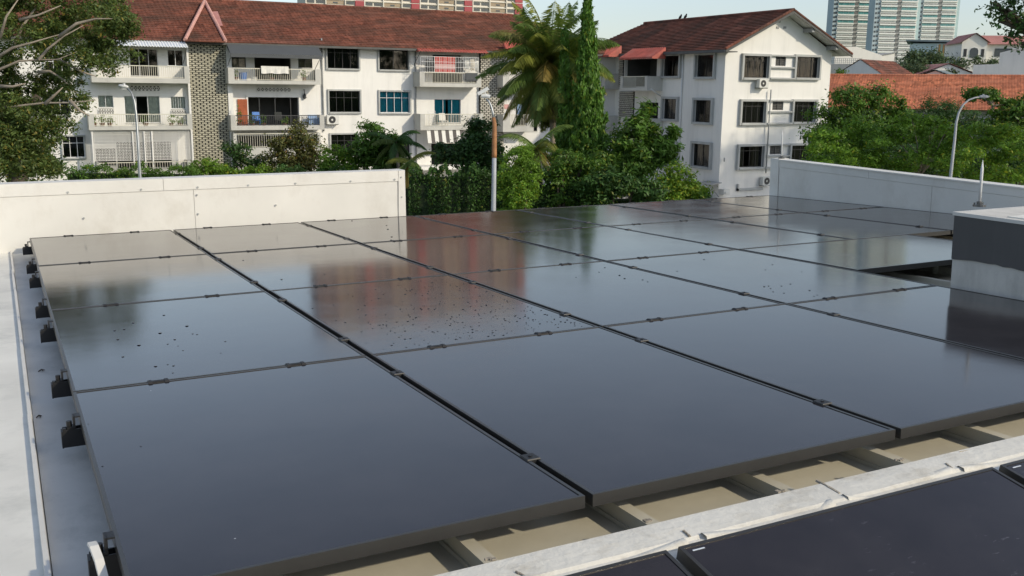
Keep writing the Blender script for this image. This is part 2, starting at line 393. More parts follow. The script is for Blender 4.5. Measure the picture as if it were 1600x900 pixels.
def rod(p, h, label):
    t = thing('lightning_rod', p, label, 'lightning rod', roof=True)
    m = MB(); m.tube([(p[0], p[1], p[2] + .012), (p[0], p[1], p[2] + h * .8), (p[0], p[1], p[2] + h)], [.0085, .0085, .0012], 10); m.out('rod', MT['lampw'], t, smooth=True)
    m = MB(); m.tube([(p[0], p[1], p[2]), (p[0], p[1], p[2] + .012)], .038, 16); m.tube([(p[0], p[1], p[2] + .012), (p[0], p[1], p[2] + .032)], .017, 8); m.out('base_plate', MT['bolt'], t)
    m = MB()
    for a in range(3): m.tube([(p[0] + .028 * math.cos(a * 2.1), p[1] + .028 * math.sin(a * 2.1), p[2] + .01), (p[0] + .028 * math.cos(a * 2.1), p[1] + .028 * math.sin(a * 2.1), p[2] + .024)], .006, 6)
    m.out('bolts', MT['bolt'], t)

def roof_box():
    t = thing('roof_upstand', (4.8, 1.8, DZ), 'rendered roof upstand, dark grey above raw concrete, pale flat top', 'roof box', roof=True)
    x0, x1, y0, y1 = 4.803, 7.3, -1.6, 1.8
    top = lambda y: .418 - .028 * (1.8 - y)
    m = MB(); m.hexa([(x0, y0, DZ), (x1, y0, DZ), (x1, y1, DZ), (x0, y1, DZ), (x0, y0, top(y0)), (x1, y0, top(y0)), (x1, y1, top(y1)), (x0, y1, top(y1))]); m.out('concrete_base', MT['conc'], t)
    m = MB(); n = 70; pts = []
    zb = lambda y: .143 - .02 * (1.8 - y) + .004 * math.sin(y * 9) + rnd.uniform(-.0035, .0035)
    lo = [(y1 - (y1 - y0) * i / n) for i in range(n + 1)]
    a = [(4.796, y, zb(y)) for y in lo]; b = [(4.796, y, top(y) - .02) for y in lo]
    i0 = m.add(a + b + [(4.804, p[1], p[2]) for p in a])
    for i in range(n):
        m.f.append((i0 + i, i0 + i + 1, i0 + n + 1 + i + 1, i0 + n + 1 + i)); m.f.append((i0 + i, i0 + i + 1, i0 + 2 * n + 2 + i + 1, i0 + 2 * n + 2 + i))
    m.box(4.8, x1, y1, y1 + .006, .14, top(y1) - .02)
    m.out('grey_paint', MT['dgrey'], t)
    m = MB(); e = .012
    m.hexa([(x0 - e, y0, top(y0) - .02), (x1, y0, top(y0) - .02), (x1, y1 + e, top(y1) - .02), (x0 - e, y1 + e, top(y1) - .02), (x0 - e, y0, top(y0)), (x1, y0, top(y0)), (x1, y1 + e, top(y1)), (x0 - e, y1 + e, top(y1))]); m.out('cap', MT['clad'], t)
    m = MB(); yj = 1.5
    m.hexa([(x0 + .05, y0, top(y0)), (x1, y0, top(y0)), (x1, yj, top(yj)), (x0 + .05, yj, top(yj)), (x0 + .05, y0, top(y0) + .006), (x1, y0, top(y0) + .006), (x1, yj, top(yj) + .006), (x0 + .05, yj, top(yj) + .006)]); m.out('top_sheet', MT['ledge'], t)
    r = roofp(1530, 324, z=top(1.7) + .001)
    rod((r.x, r.y, top(r.y)), .285, 'white tapered lightning rod standing on the corner of the grey roof upstand')
    r = roofp(1221, 246, x=8.37); rod((8.37, r.y, .436 - .0425 * (7.2 - r.y)), .34, 'thin white lightning rod on the far end of the right parapet')
    # pale pipe stub on the deck behind the upstand
    q = roofp(1462, 412, z=-.08)
    m = MB(); m.tube([(q.x, q.y, DZ), (q.x, q.y, -.085), (q.x + .03, q.y, -.06), (q.x + .3, q.y, -.06)], .02, 10)
    tag(m.out('conduit_pipe', MT['iron'], roof=True, smooth=True), 'short pale conduit pipe on the deck in the gap beside the grey upstand', 'pipe')
    m = MB(); m.box(4.0, 4.79, 1.86, 1.94, DZ, -.075); m.box(4.0, 4.79, 2.02, 2.05, DZ, -.1)
    tag(m.out('cable_tray', MT['conc'], roof=True), 'grey cable tray on the deck in the gap beside the grey upstand', 'cable tray')
roof_box()

def solar():
    fr = MB(); a, b, w, h = PW / 2, PH / 2, .0105, .035
    fr.box(-a, a, -b, -b + w, -h, 0); fr.box(-a, a, b - w, b, -h, 0); fr.box(-a, -a + w, -b + w, b - w, -h, 0); fr.box(a - w, a, -b + w, b - w, -h, 0)
    fm = fr.out('frame', MT['pframe']).data
    gl = MB(); gl.box(-a + w, a - w, -b + w, b - w, -.008, -.0022); gm = gl.out('glass', MT['pglass']).data
    cl = MB()
    for s in (-1, 1): cl.hexa([(s * .030 - .011, b - .014, -.002), (s * .030 + .011, b - .014, -.002), (s * .030 + .011, b + .027, -.002), (s * .030 - .011, b + .027, -.002),
                               (s * .030 - .006, b - .008, .005), (s * .030 + .006, b - .008, .005), (s * .030 + .006, b + .021, .005), (s * .030 - .006, b + .021, .005)])
    cl.box(-.03, .03, b - .004, b + .0165, -.002, .0035)
    km = cl.out('clip', MT['clip']).data
    for n in ('frame', 'glass', 'clip'): bpy.data.objects.remove(bpy.data.objects[n])
    rows = ['front row', 'second row', 'third row', 'back row']
    ords = ['first', 'second', 'third', 'fourth', 'fifth', 'sixth', 'seventh']
    out = {}
    def panel(M, label, clips=True, g=None):
        e = bpy.data.objects.new('solar_panel', None); COL.objects.link(e); e.empty_display_size = .2; e.matrix_world = M; ORG[e.name] = (0, 0, 0)
        tag(e, label, 'solar panel', 'solar panels on the roof')
        put('frame', fm, e); gg = put('glass', gm, e)
        if g: gg.data = gm.copy(); gg.data.materials[0] = g
        if clips:
            for x in (-.268, .268): c = put('clip', km, e); c.location = (x, 0, 0)
        return e
    for r, nc in enumerate((4, 4, 7, 7)):
        for c in range(nc):
            j = (rnd.uniform(-.002, .002), rnd.uniform(-.0015, .0015), rnd.uniform(-.0012, .0012))
            M = ROOF @ Matrix.Translation(((c + .5) * PX + j[0], (r + .5) * PY + j[1], j[2])) @ Matrix.Rotation(rnd.uniform(-.0012, .0012), 4, 'X') @ Matrix.Rotation(rnd.uniform(-.0012, .0012), 4, 'Y')
            extra = ', thickly spotted with water drops' if (c, r) == (1, 1) else ''
            out[c, r] = panel(M, 'black solar panel, %s from the left in the %s%s' % (ords[c], rows[r], extra))
    M = ROOF @ Matrix.Translation((4 * PX + .016 + PH / 2, 2 * PY - .006 - PW / 2, 0)) @ Matrix.Rotation(math.pi / 2, 4, 'Z')
    panel(M, 'black solar panel turned crosswise at the right, in the gap before the grey upstand', False)
    # nearer array on the slope that falls towards us
    tilt = math.atan2(.261, 1.253)
    for k, nm in enumerate(('cut off at the bottom edge, left of two gaps', 'in the bottom right corner on the near slope', 'at the far right edge of the near slope')):
        x0 = .045 + k * 1.1775
        M = ROOF @ Matrix.Translation((x0 + PW / 2, -.31, -.03)) @ Matrix.Rotation(tilt, 4, 'X') @ Matrix.Translation((0, -PH / 2, 0))
        e = panel(M, 'black solar panel ' + nm, False, MT['pglass2'])
        if k:
            s = MB(); s.box(-PW / 2 + .026, -PW / 2 + .062, PH / 2 - .0255, PH / 2 - .0215, -.002, -.0012); s.out('sticker', MT['sticker'], e)
    # water drops
    def drops(e, pts):
        m = MB()
        for x, y, rr in pts:
            i = m.add([(x + rr * 1.1 * math.cos(q * math.pi / 3), y + rr * math.sin(q * math.pi / 3), -.002) for q in range(6)] + [(x + rr * .5 * math.cos(q * math.pi / 3), y + rr * .5 * math.sin(q * math.pi / 3), -.002 + rr * .4) for q in range(6)])
            for q in range(6): m.f.append((i + q, i + (q + 1) % 6, i + 6 + (q + 1) % 6, i + 6 + q))
            m.f.append(tuple(i + 6 + q for q in range(6)))
        m.out('water_drops', MT['water'], e, smooth=True, kind='stuff')
    P = []
    while len(P) < 440:
        x, y = rnd.uniform(-.53, .53), rnd.uniform(-.84, .80)
        u = (x + .5) * .55 + (.35 - y) * .42
        if rnd.random() < max(.05, min(1, u * 1.15)): P.append((x, y, rnd.choice((.0018, .0022, .0026, .003, .0036, .0044, .0056))))
    drops(out[1, 1], P)
    def px(e, pts):
        inv = e.matrix_world.inverted() @ ROOF
        L = []
        for a_, b_, rr in pts:
            q = inv @ roofp(a_, b_, z=0); L.append((q.x, q.y, rr * .8))
        drops(e, L)
    px(out[0, 1], [(179, 516, .008), (194, 514, .008), (208, 504, .009), (256, 492, .009), (184, 530, .009), (217, 539, .011), (250, 520, .011), (292, 509, .011), (273, 530, .008), (262, 537, .006), (278, 540, .004), (286, 547, .005), (301, 521, .006), (308, 522, .006), (192, 557, .008), (243, 572, .009), (262, 569, .005), (271, 571, .007), (270, 582, .005), (352, 533, .006), (345, 551, .004)])
    px(out[2, 1], [(936, 425, .007), (945, 418, .008), (968, 430, .010), (976, 435, .010), (1004, 437, .008), (1012, 440, .007), (900, 433, .006)])
    px(out[3, 1], [(1058, 423, .007), (1100, 405, .009), (1196, 421, .007), (1207, 413, .008), (1253, 424, .006), (1194, 447, .009), (1201, 446, .008), (1221, 446, .008), (1235, 443, .008), (1265, 453, .009), (1204, 450, .007), (1277, 460, .006), (1272, 462, .006), (1225, 457, .007), (1208, 455, .007)])
    px(out[2, 3], [(604, 352, .010), (606, 358, .012), (612, 370, .012), (611, 375, .012), (550, 345, .012)]); px(out[1, 2], [(440, 436, .010), (380, 406, .008), (507, 428, .006)])
    px(out[0, 0], [(220, 697, .004), (160, 728, .004), (138, 662, .003)])
    # rails
    bolt = MB(); bolt.tube([(0, 0, .005), (0, 0, .0135)], .0065, 6); 
    nm = ['near half of the front row', 'far half of the front row', 'near half of the second row', 'far half of the second row', 'near half of the third row', 'far half of the third row', 'near half of the back row', 'far half of the back row']
    xm = [4.62, 4.62, 4.62, 6.4, 8.1, 8.1, 8.12, 8.12]; nc = [4, 4, 4, 4, 7, 7, 7, 7]
    for k in range(8):
        y = (k // 2) * PY + PY / 2 + (-.55 if k % 2 == 0 else .55)
        t = thing('mounting_rail', (-.08, y, -.1), 'black mounting rail with clamps under the ' + nm[k], 'mounting rail', 'mounting rails', roof=True)
        m = MB(); m.box(-.046, xm[k], y - .0225, y + .0225, -.098, -.09); m.box(-.046, xm[k], y - .0225, y - .017, -.09, -.037); m.box(-.046, xm[k], y + .017, y + .0225, -.09, -.037); m.box(-.043, xm[k], y - .017, y + .017, -.06, -.054)
        m.out('rail', MT['rail'], t)
        m = MB(); m.box(-.051, -.046, y - .021, y + .021, -.1, -.042); m.box(-.046, -.036, y - .0215, y - .006, -.037, -.032); m.out('end_cap', MT['rail'], t)
        m = MB(); m.box(-.008, .012, y - .02, y + .02, .0015, .0065); m.box(-.012, -.005, y - .02, y + .02, -.037, .0065); m.box(-.032, -.012, y - .02, y + .02, -.037, -.030); c = m.out('end_clamp', MT['rail'], t)
        m = MB(); m.tube([(-.024, y, -.03), (-.024, y, -.012)], .009, 8); m.out('bolt', MT['rail'], c)
        m = MB(); m.box(.2, .25, y - .03, y + .03, DZ + .004, -.1); m.out('foot', MT['rail'], t)
        for c_ in range(1, nc[k]):
            x = c_ * PX; m = MB()
            m.hexa([(x - .022, y - .025, .0014), (x + .022, y - .025, .0014), (x + .022, y + .025, .0014), (x - .022, y + .025, .0014), (x - .0205, y - .0235, .005), (x + .0205, y - .0235, .005), (x + .0205, y + .0235, .005), (x - .0205, y + .0235, .005)])
            m.box(x - .0115, x + .0115, y - .023, y + .023, -.036, .0014)
            c = m.out('mid_clamp', MT['clamp'], t)
            m = MB(); m.tube([(x, y, .0045), (x, y, .008)], .0065, 6); m.out('bolt', MT['rail'], c)
    # white strap round the nearest rail end
    y = PY / 2 - .55
    m = MB(); pts = [(-.038, y + .012, -.012), (-.036, y - .03, -.006), (-.030, y - .075, -.022), (-.024, y - .13, -.06), (-.016, y - .2, -.11), (-.012, y - .26, -.138)]
    for (p, q) in zip(pts, pts[1:]):
        m.hexa([(p[0] - .011, p[1], p[2] - .003), (p[0] + .011, p[1], p[2] - .003), (q[0] + .011, q[1], q[2] - .003), (q[0] - .011, q[1], q[2] - .003), (p[0] - .010, p[1], p[2] + .004), (p[0] + .010, p[1], p[2] + .004), (q[0] + .010, q[1], q[2] + .004), (q[0] - .010, q[1], q[2] + .004)])
    tag(m.out('cable_strap', MT['clad'], roof=True), 'white strap hanging over the nearest rail end at the bottom left', 'strap')
    for a_, b_, L, lab in ((65, 580, .028, 'small dry twig on the gutter strip beside the third rail end'), (61, 652, .02, 'tiny dry twig on the gutter strip between two rail ends')):
        q = roofp(a_, b_, z=DZ + .008); m = MB(); m.tube([(q.x - L / 2, q.y, q.z), (q.x, q.y + .006, q.z + .006), (q.x + L / 2, q.y + .012, q.z + .001)], [.0025, .0035, .0015], 5); m.tube([(q.x, q.y + .006, q.z + .005), (q.x + .006, q.y - .014, q.z + .004)], .002, 5)
        tag(m.out('twig', MT['dbark'], roof=True), lab, 'twig')
solar()

def flashing():
    t = thing('ridge_flashing', (2, -.2, DZ), 'crinkled white membrane flashing along the ridge between the two arrays', 'flashing', roof=True)
    m = MB(); nx, ny = 260, 9; x0, x1 = -.6, 7.5; prof = [(-.112, DZ - .02), (-.113, -.062), (-.118, -.0575), (-.17, -.0575), (-.225, -.060), (-.235, -.066), (-.285, -.069), (-.315, -.085), (-.42, -.13)]
    RNN = np.random.default_rng(3); w1 = np.convolve(RNN.normal(0, 1, nx + 40), np.ones(9) / 9, 'same'); w2 = np.convolve(RNN.normal(0, 1, nx + 40), np.ones(25) / 12, 'same')
    for i in range(nx):
        x = x0 + (x1 - x0) * i / (nx - 1)
        for j, (y, z) in enumerate(prof):
            k = max(0, (j - 3) / 5)
            m.v.append((x, y + (.0025 * w2[i] if j < 4 else .007 * w2[(i + 9) % nx] * (j < 7)) * (j > 0), z + .004 * w1[i + j] * k + .0008 * w2[(i + 7 * j) % nx]))
    for i in range(nx - 1):
        for j in range(ny - 1): a = i * ny + j; m.f.append((a, a + ny, a + ny + 1, a + 1))
    m.out('membrane', MT['band'], t)
    # folded laps that lift off the membrane, and bunched ties
    for a_, b_, L in ((815, 897, .20), (1062, 840, .42), (1290, 779, .14), (1475, 729, .48), (1090, 832, -.25), (1310, 772, -.12), (1490, 728, -.3)):
        q = roofp(a_, b_, z=-.06); m = MB(); n = 10
        for i in range(n + 1):
            s = i / n; x = q.x - L * s; lift = .016 * (1 - s) ** 1.5 + .001
            for dy, dz in ((.022 * (1 - .4 * s), 0), (.004, lift), (-.016, lift * .9), (-.022, 0)): m.v.append((x, q.y - .02 + dy - .02 * s, -.071 + dz + (-.008 * s if L > 0 else 0)))
        for i in range(n):
            for j in range(3): k = i * 4 + j; m.f.append((k, k + 4, k + 5, k + 1))
        m.out('lifted_lap', MT['band'], t, smooth=True)
    # grimy joints where the sheets overlap, and small stains where the ribs meet the edge
    for (xa, ya), (xb, yb), w in (((1276, 750), (1312, 771), .006), ((1068, 829), (1078, 838), .005), ((1478, 724), (1488, 732), .004), ((806, 893), (818, 899), .005), ((1500, 706), (1512, 704), .006)):
        p, q = roofp(xa, ya, z=-.056), roofp(xb, yb, z=-.058); m = MB(); n = 8; k = Vector((w, 0, 0))
        for s in range(n):
            u, v = p.lerp(q, s / n), p.lerp(q, (s + 1) / n); e = rnd.uniform(.5, 1.2)
            m.hexa([u - k * e + Vector((0, 0, -.004)), u + k * e + Vector((0, 0, -.004)), v + k * e + Vector((0, 0, -.004)), v - k * e + Vector((0, 0, -.004)), u - k * .6 * e + Vector((0, 0, .002)), u + k * .6 * e + Vector((0, 0, .002)), v + k * .6 * e + Vector((0, 0, .002)), v - k * .6 * e + Vector((0, 0, .002))])
        m.out('sheet_joint', MT['grime'], t)
    for a_, b_ in ((1005, 811), (1215, 764), (1400, 716), (762, 870)):
        q = roofp(a_, b_, z=-.056); m = MB()
        for s in range(4): x, y = q.x + rnd.uniform(-.012, .012), q.y - .012 + rnd.uniform(-.006, .006); m.box(x - .006, x + .006, y - .003, y + .003, -.06, -.0545)
        m.out('edge_crumbs', MT['grime'], t, kind='stuff')
flashing()

# ================================================================ APARTMENT BLOCKS
YL, YG, XW = 61.4, 48.7, 41.2
class Fac:
    """a facade plane: u runs right as seen from outside, o outwards, w up"""
    def __init__(s, kind, pos): s.k = kind; s.p = pos
    def fr(s, u, o, w): return (u, s.p - o, w) if s.k == 'Y' else (s.p - o, -u, w)
    def pt(s, px, py, o=0):
        q = wor(px, py, y=s.p - o) if s.k == 'Y' else wor(px, py, x=s.p - o)
        return (q.x if s.k == 'Y' else -q.y, q.z)
    def rect(s, x0, y0, x1, y1, o=0):
        ym, xm = (y0 + y1) / 2, (x0 + x1) / 2
        return s.pt(x0, ym, o)[0], s.pt(x1, ym, o)[0], s.pt(xm, y1, o)[1], s.pt(xm, y0, o)[1]
FL, FG, FW = Fac('Y', YL), Fac('Y', YG), Fac('X', XW)

def wall(root, fac, u0, u1, w0, w1, holes, m, name='wall', thick=.25, o=0):
    """a wall sheet with real openings and their reveals"""
    us = sorted({u0, u1, *[v for h in holes for v in h[:2]]}); ws = sorted({w0, w1, *[v for h in holes for v in h[2:]]})
    b = MB(fac.fr)
    for a0, a1 in zip(us, us[1:]):
        for c0, c1 in zip(ws, ws[1:]):
            uc, wc = (a0 + a1) / 2, (c0 + c1) / 2
            if not (u0 <= uc <= u1 and w0 <= wc <= w1) or any(h[0] < uc < h[1] and h[2] < wc < h[3] for h in holes): continue
            b.poly([(a0, o, c0), (a1, o, c0), (a1, o, c1), (a0, o, c1)])
    for h in holes:
        for p, q in (((h[0], h[2]), (h[1], h[2])), ((h[1], h[2]), (h[1], h[3])), ((h[1], h[3]), (h[0], h[3])), ((h[0], h[3]), (h[0], h[2]))):
            b.poly([(p[0], o, p[1]), (q[0], o, q[1]), (q[0], o - thick, q[1]), (p[0], o - thick, p[1])])
    return b.out(name, m, root, fix=False)
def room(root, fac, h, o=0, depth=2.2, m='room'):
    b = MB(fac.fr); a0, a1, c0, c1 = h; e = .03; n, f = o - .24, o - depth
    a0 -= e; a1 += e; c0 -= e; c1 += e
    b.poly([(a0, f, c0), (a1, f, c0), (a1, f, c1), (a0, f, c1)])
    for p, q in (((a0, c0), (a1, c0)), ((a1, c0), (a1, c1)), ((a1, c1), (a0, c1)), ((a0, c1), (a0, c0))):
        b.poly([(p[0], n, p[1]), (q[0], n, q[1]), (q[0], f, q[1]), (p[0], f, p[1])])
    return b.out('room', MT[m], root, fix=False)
def window(root, fac, h, cols=4, transom=.74, fm='alum', gm='glass', curtain=None, surround=.1, o=0, cover=1., proud=.12, grille=False):
    a0, a1, c0, c1 = h; s = surround
    b = MB(fac.fr)
    if s:
        b.box(a0 - s, a0 - .001, o + .001, o + proud, c0 - s, c1 + s); b.box(a1 + .001, a1 + s, o + .001, o + proud, c0 - s, c1 + s)
        b.box(a0 - .001, a1 + .001, o + .001, o + proud, c1 + .001, c1 + s); b.box(a0 - .001, a1 + .001, o + .001, o + proud + .04, c0 - s, c0 - .001)
    else: b.box(a0, a1, o - .02, o + .03, c0 - .06, c0)
    w = b.out('window', MT['grey' if s else 'balc'], root)
    f = MB(fac.fr); t = .028; d0, d1 = o - .13, o - .07
    f.box(a0, a0 + t, d0, d1, c0, c1); f.box(a1 - t, a1, d0, d1, c0, c1); f.box(a0 + t, a1 - t, d0, d1, c0, c0 + t); f.box(a0 + t, a1 - t, d0, d1, c1 - t, c1)
    du = (a1 - a0) / cols; wt = c0 + (c1 - c0) * transom if transom else None
    for i in range(1, cols): f.box(a0 + i * du - t / 2, a0 + i * du + t / 2, d0, d1, c0 + t, c1 - t)
    if wt: f.box(a0 + t, a1 - t, d0 - .002, d1 + .002, wt - t / 2, wt + t / 2)
    if grille:
        k = int((a1 - a0) / .13)
        for i in range(1, k): f.box(a0 + i * (a1 - a0) / k - .007, a0 + i * (a1 - a0) / k + .007, d1 + .01, d1 + .024, c0, c1)
    f.out('window_frame', MT[fm], w)
    for i in range(cols):
        p = MB(fac.fr); j = rnd.uniform(-.006, .006)
        p.poly([(a0 + i * du + t / 2, o - .1 + j, c0 + t), (a0 + (i + 1) * du - t / 2, o - .1 - j, c0 + t), (a0 + (i + 1) * du - t / 2, o - .1 - j, c1 - t), (a0 + i * du + t / 2, o - .1 + j, c1 - t)])
        p.out('pane', MT[gm], w, fix=False)
    if curtain:
        cu = MB(fac.fr); n = max(24, int((a1 - a0) * 22)); top = c1 - .03
        for side in ((0, cover / 2), (1 - cover / 2, 1)):
            i0 = len(cu.v)
            for i in range(n + 1):
                u = a0 + (a1 - a0) * (side[0] + (side[1] - side[0]) * i / n); oo = o - .2 + .025 * math.sin(i * 1.35 + rnd.random())
                cu.add([(u, oo, c0 + .02), (u, oo, top)])
            for i in range(n): k = i0 + 2 * i; cu.f.append((k, k + 2, k + 3, k + 1))
        cu.out('curtain', MT[curtain], w, fix=False, smooth=True)
    return w
def balcony(root, fac, u0, u1, z0, z1, zr, o, post=.32, rail='iron', sides=True, gap=.115, m='balc', front=None, inset=0):
    """slab with a kerb, solid side walls, end posts and a bar railing"""
    b = MB(fac.fr); b.box(u0, u1, .002, o, z0, z0 + .14); b.box(u0, u1, o - .14, o - .002, z0 + .14, z1)
    s = b.out('balcony', MT[m], root)
    if sides:
        for k, (a, c) in enumerate(((u0, u0 + .13), (u1 - .13, u1))):
            w = MB(fac.fr); w.box(a + .002, c - .002, .002, o - .142, z0 + .142, zr); w.out('side_wall', MT[m], s)
        for a, c in ((u0, u0 + post), (u1 - post, u1)):
            if post: w = MB(fac.fr); w.box(a + .001, c - .001, o - .139, o, z1 + .001, zr + .002); w.out('end_post', MT[m], s)
    r = MB(fac.fr); a, c = u0 + (post if sides else 0), u1 - (post if sides else 0)
    r.box(a, c, o - .10, o - .04, zr - .05, zr); r.box(a, c, o - .09, o - .05, z1 + .03, z1 + .06)
    n = int((c - a) / gap)
    for i in range(1, n):
        u = a + (c - a) * i / n; r.box(u - .011, u + .011, o - .081, o - .059, z1 + .05, zr - .03)
    r.out('railing', MT[rail], s, kind='stuff')
    return s
def courses(b, A, B, C, D, n, lift=.075):
    """stepped tile courses on the slope with eave A-B and ridge D-C"""
    A, B, C, D = map(Vector, (A, B, C, D))
    nr = (B - A).cross(D - A).normalized()
    if nr.z < 0: nr = -nr
    for i in range(n):
        t0, t1 = i / n, (i + 1) / n
        l0, r0 = A.lerp(D, t0), B.lerp(C, t0); l1, r1 = A.lerp(D, t1), B.lerp(C, t1)
        b.add([l0, r0, l0 + nr * lift, r0 + nr * lift, r1 + nr * lift * .15, l1 + nr * lift * .15]); k = len(b.v) - 6
        b.f += [(k, k + 1, k + 3, k + 2), (k + 2, k + 3, k + 4, k + 5)]
def lattice(root, fac, h, o, nu, nw, m='white', name='vent_block'):
    b = MB(fac.fr); a0, a1, c0, c1 = h; du, dw = (a1 - a0) / nu, (c1 - c0) / nw
    b.box(a0, a1, o - .06, o - .055, c0, c1)
    v = b.out(name + '_recess', MT['gap'], root)  # dark sheet on the wall face in place of shaded holes
    g = MB(fac.fr); r = min(du, dw) * .085
    for i in range(nu):
        for j in range(nw):
            x0, z0 = a0 + i * du, c0 + j * dw
            for p, q in (((x0, z0), (x0 + du, z0 + dw)), ((x0 + du, z0), (x0, z0 + dw))):
                g.prism([(p[0] - r, o - .05, p[1]), (p[0] + r, o - .05, p[1]), (q[0] + r, o - .05, q[1]), (q[0] - r, o - .05, q[1])], (0, .055, 0))
    for i in range(nu + 1): g.box(a0 + i * du - r, a0 + i * du + r, o - .05, o + .004, c0, c1)
    for j in range(nw + 1): g.box(a0, a1, o - .049, o + .003, c0 + j * dw - r, c0 + j * dw + r)
    g.out(name, MT[m], root, kind='stuff')
def brickscreen(root, fac, u0, u1, w0, w1, o, m, bl=.30, bh=.115, gapu=.085, seed=1):
    b = MB(fac.fr); b.box(u0, u1, .001, o - .07, w0, w1); b.out('screen_backing', MT['gap'], root)
    g = MB(fac.fr); r = random.Random(seed); nw = int((w1 - w0) / bh); n = round((u1 - u0) / (bl + gapu)); p = (u1 - u0) / n
    for j in range(nw):
        off = 0 if j % 2 else p / 2; z = w0 + j * (w1 - w0) / nw; h_ = (w1 - w0) / nw
        for i in range(-1, n + 1):
            a, c = u0 + off + i * p + gapu / 2, u0 + off + (i + 1) * p - gapu / 2
            a, c = max(a, u0), min(c, u1)
            if c - a < .04: continue
            g.box(a, c, o - .075, o + r.uniform(-.008, .008), z + h_ * .14, z + h_ * .88)
    g.out('brick_screen', MT[m], root, kind='stuff')
def aircon(root, fac, u, w, o=.12, s=.8):
    b = MB(fac.fr); b.box(u, u + s, o, o + .3, w, w + s * .72); a = b.out('air_conditioner', MT['acw'], root)
    g = MB(fac.fr); c = (u + s * .42, w + s * .36); R = s * .29
    for k in range(20):
        t = 2 * math.pi * k / 20; t2 = 2 * math.pi * (k + 1) / 20
        g.prism([(c[0] + R * math.cos(t), o + .301, c[1] + R * math.sin(t)), (c[0] + R * math.cos(t2), o + .301, c[1] + R * math.sin(t2)), (c[0] + .3 * R * math.cos(t2), o + .301, c[1] + .3 * R * math.sin(t2)), (c[0] + .3 * R * math.cos(t), o + .301, c[1] + .3 * R * math.sin(t))], (0, .012, 0))
    g.out('fan_grille', MT['alum'], a)
    k = MB(fac.fr); k.box(u + .05, u + .1, 0, o + .3, w - .05, w - .005); k.box(u + s - .1, u + s - .05, 0, o + .3, w - .05, w - .005); k.out('bracket', MT['diron'], a)

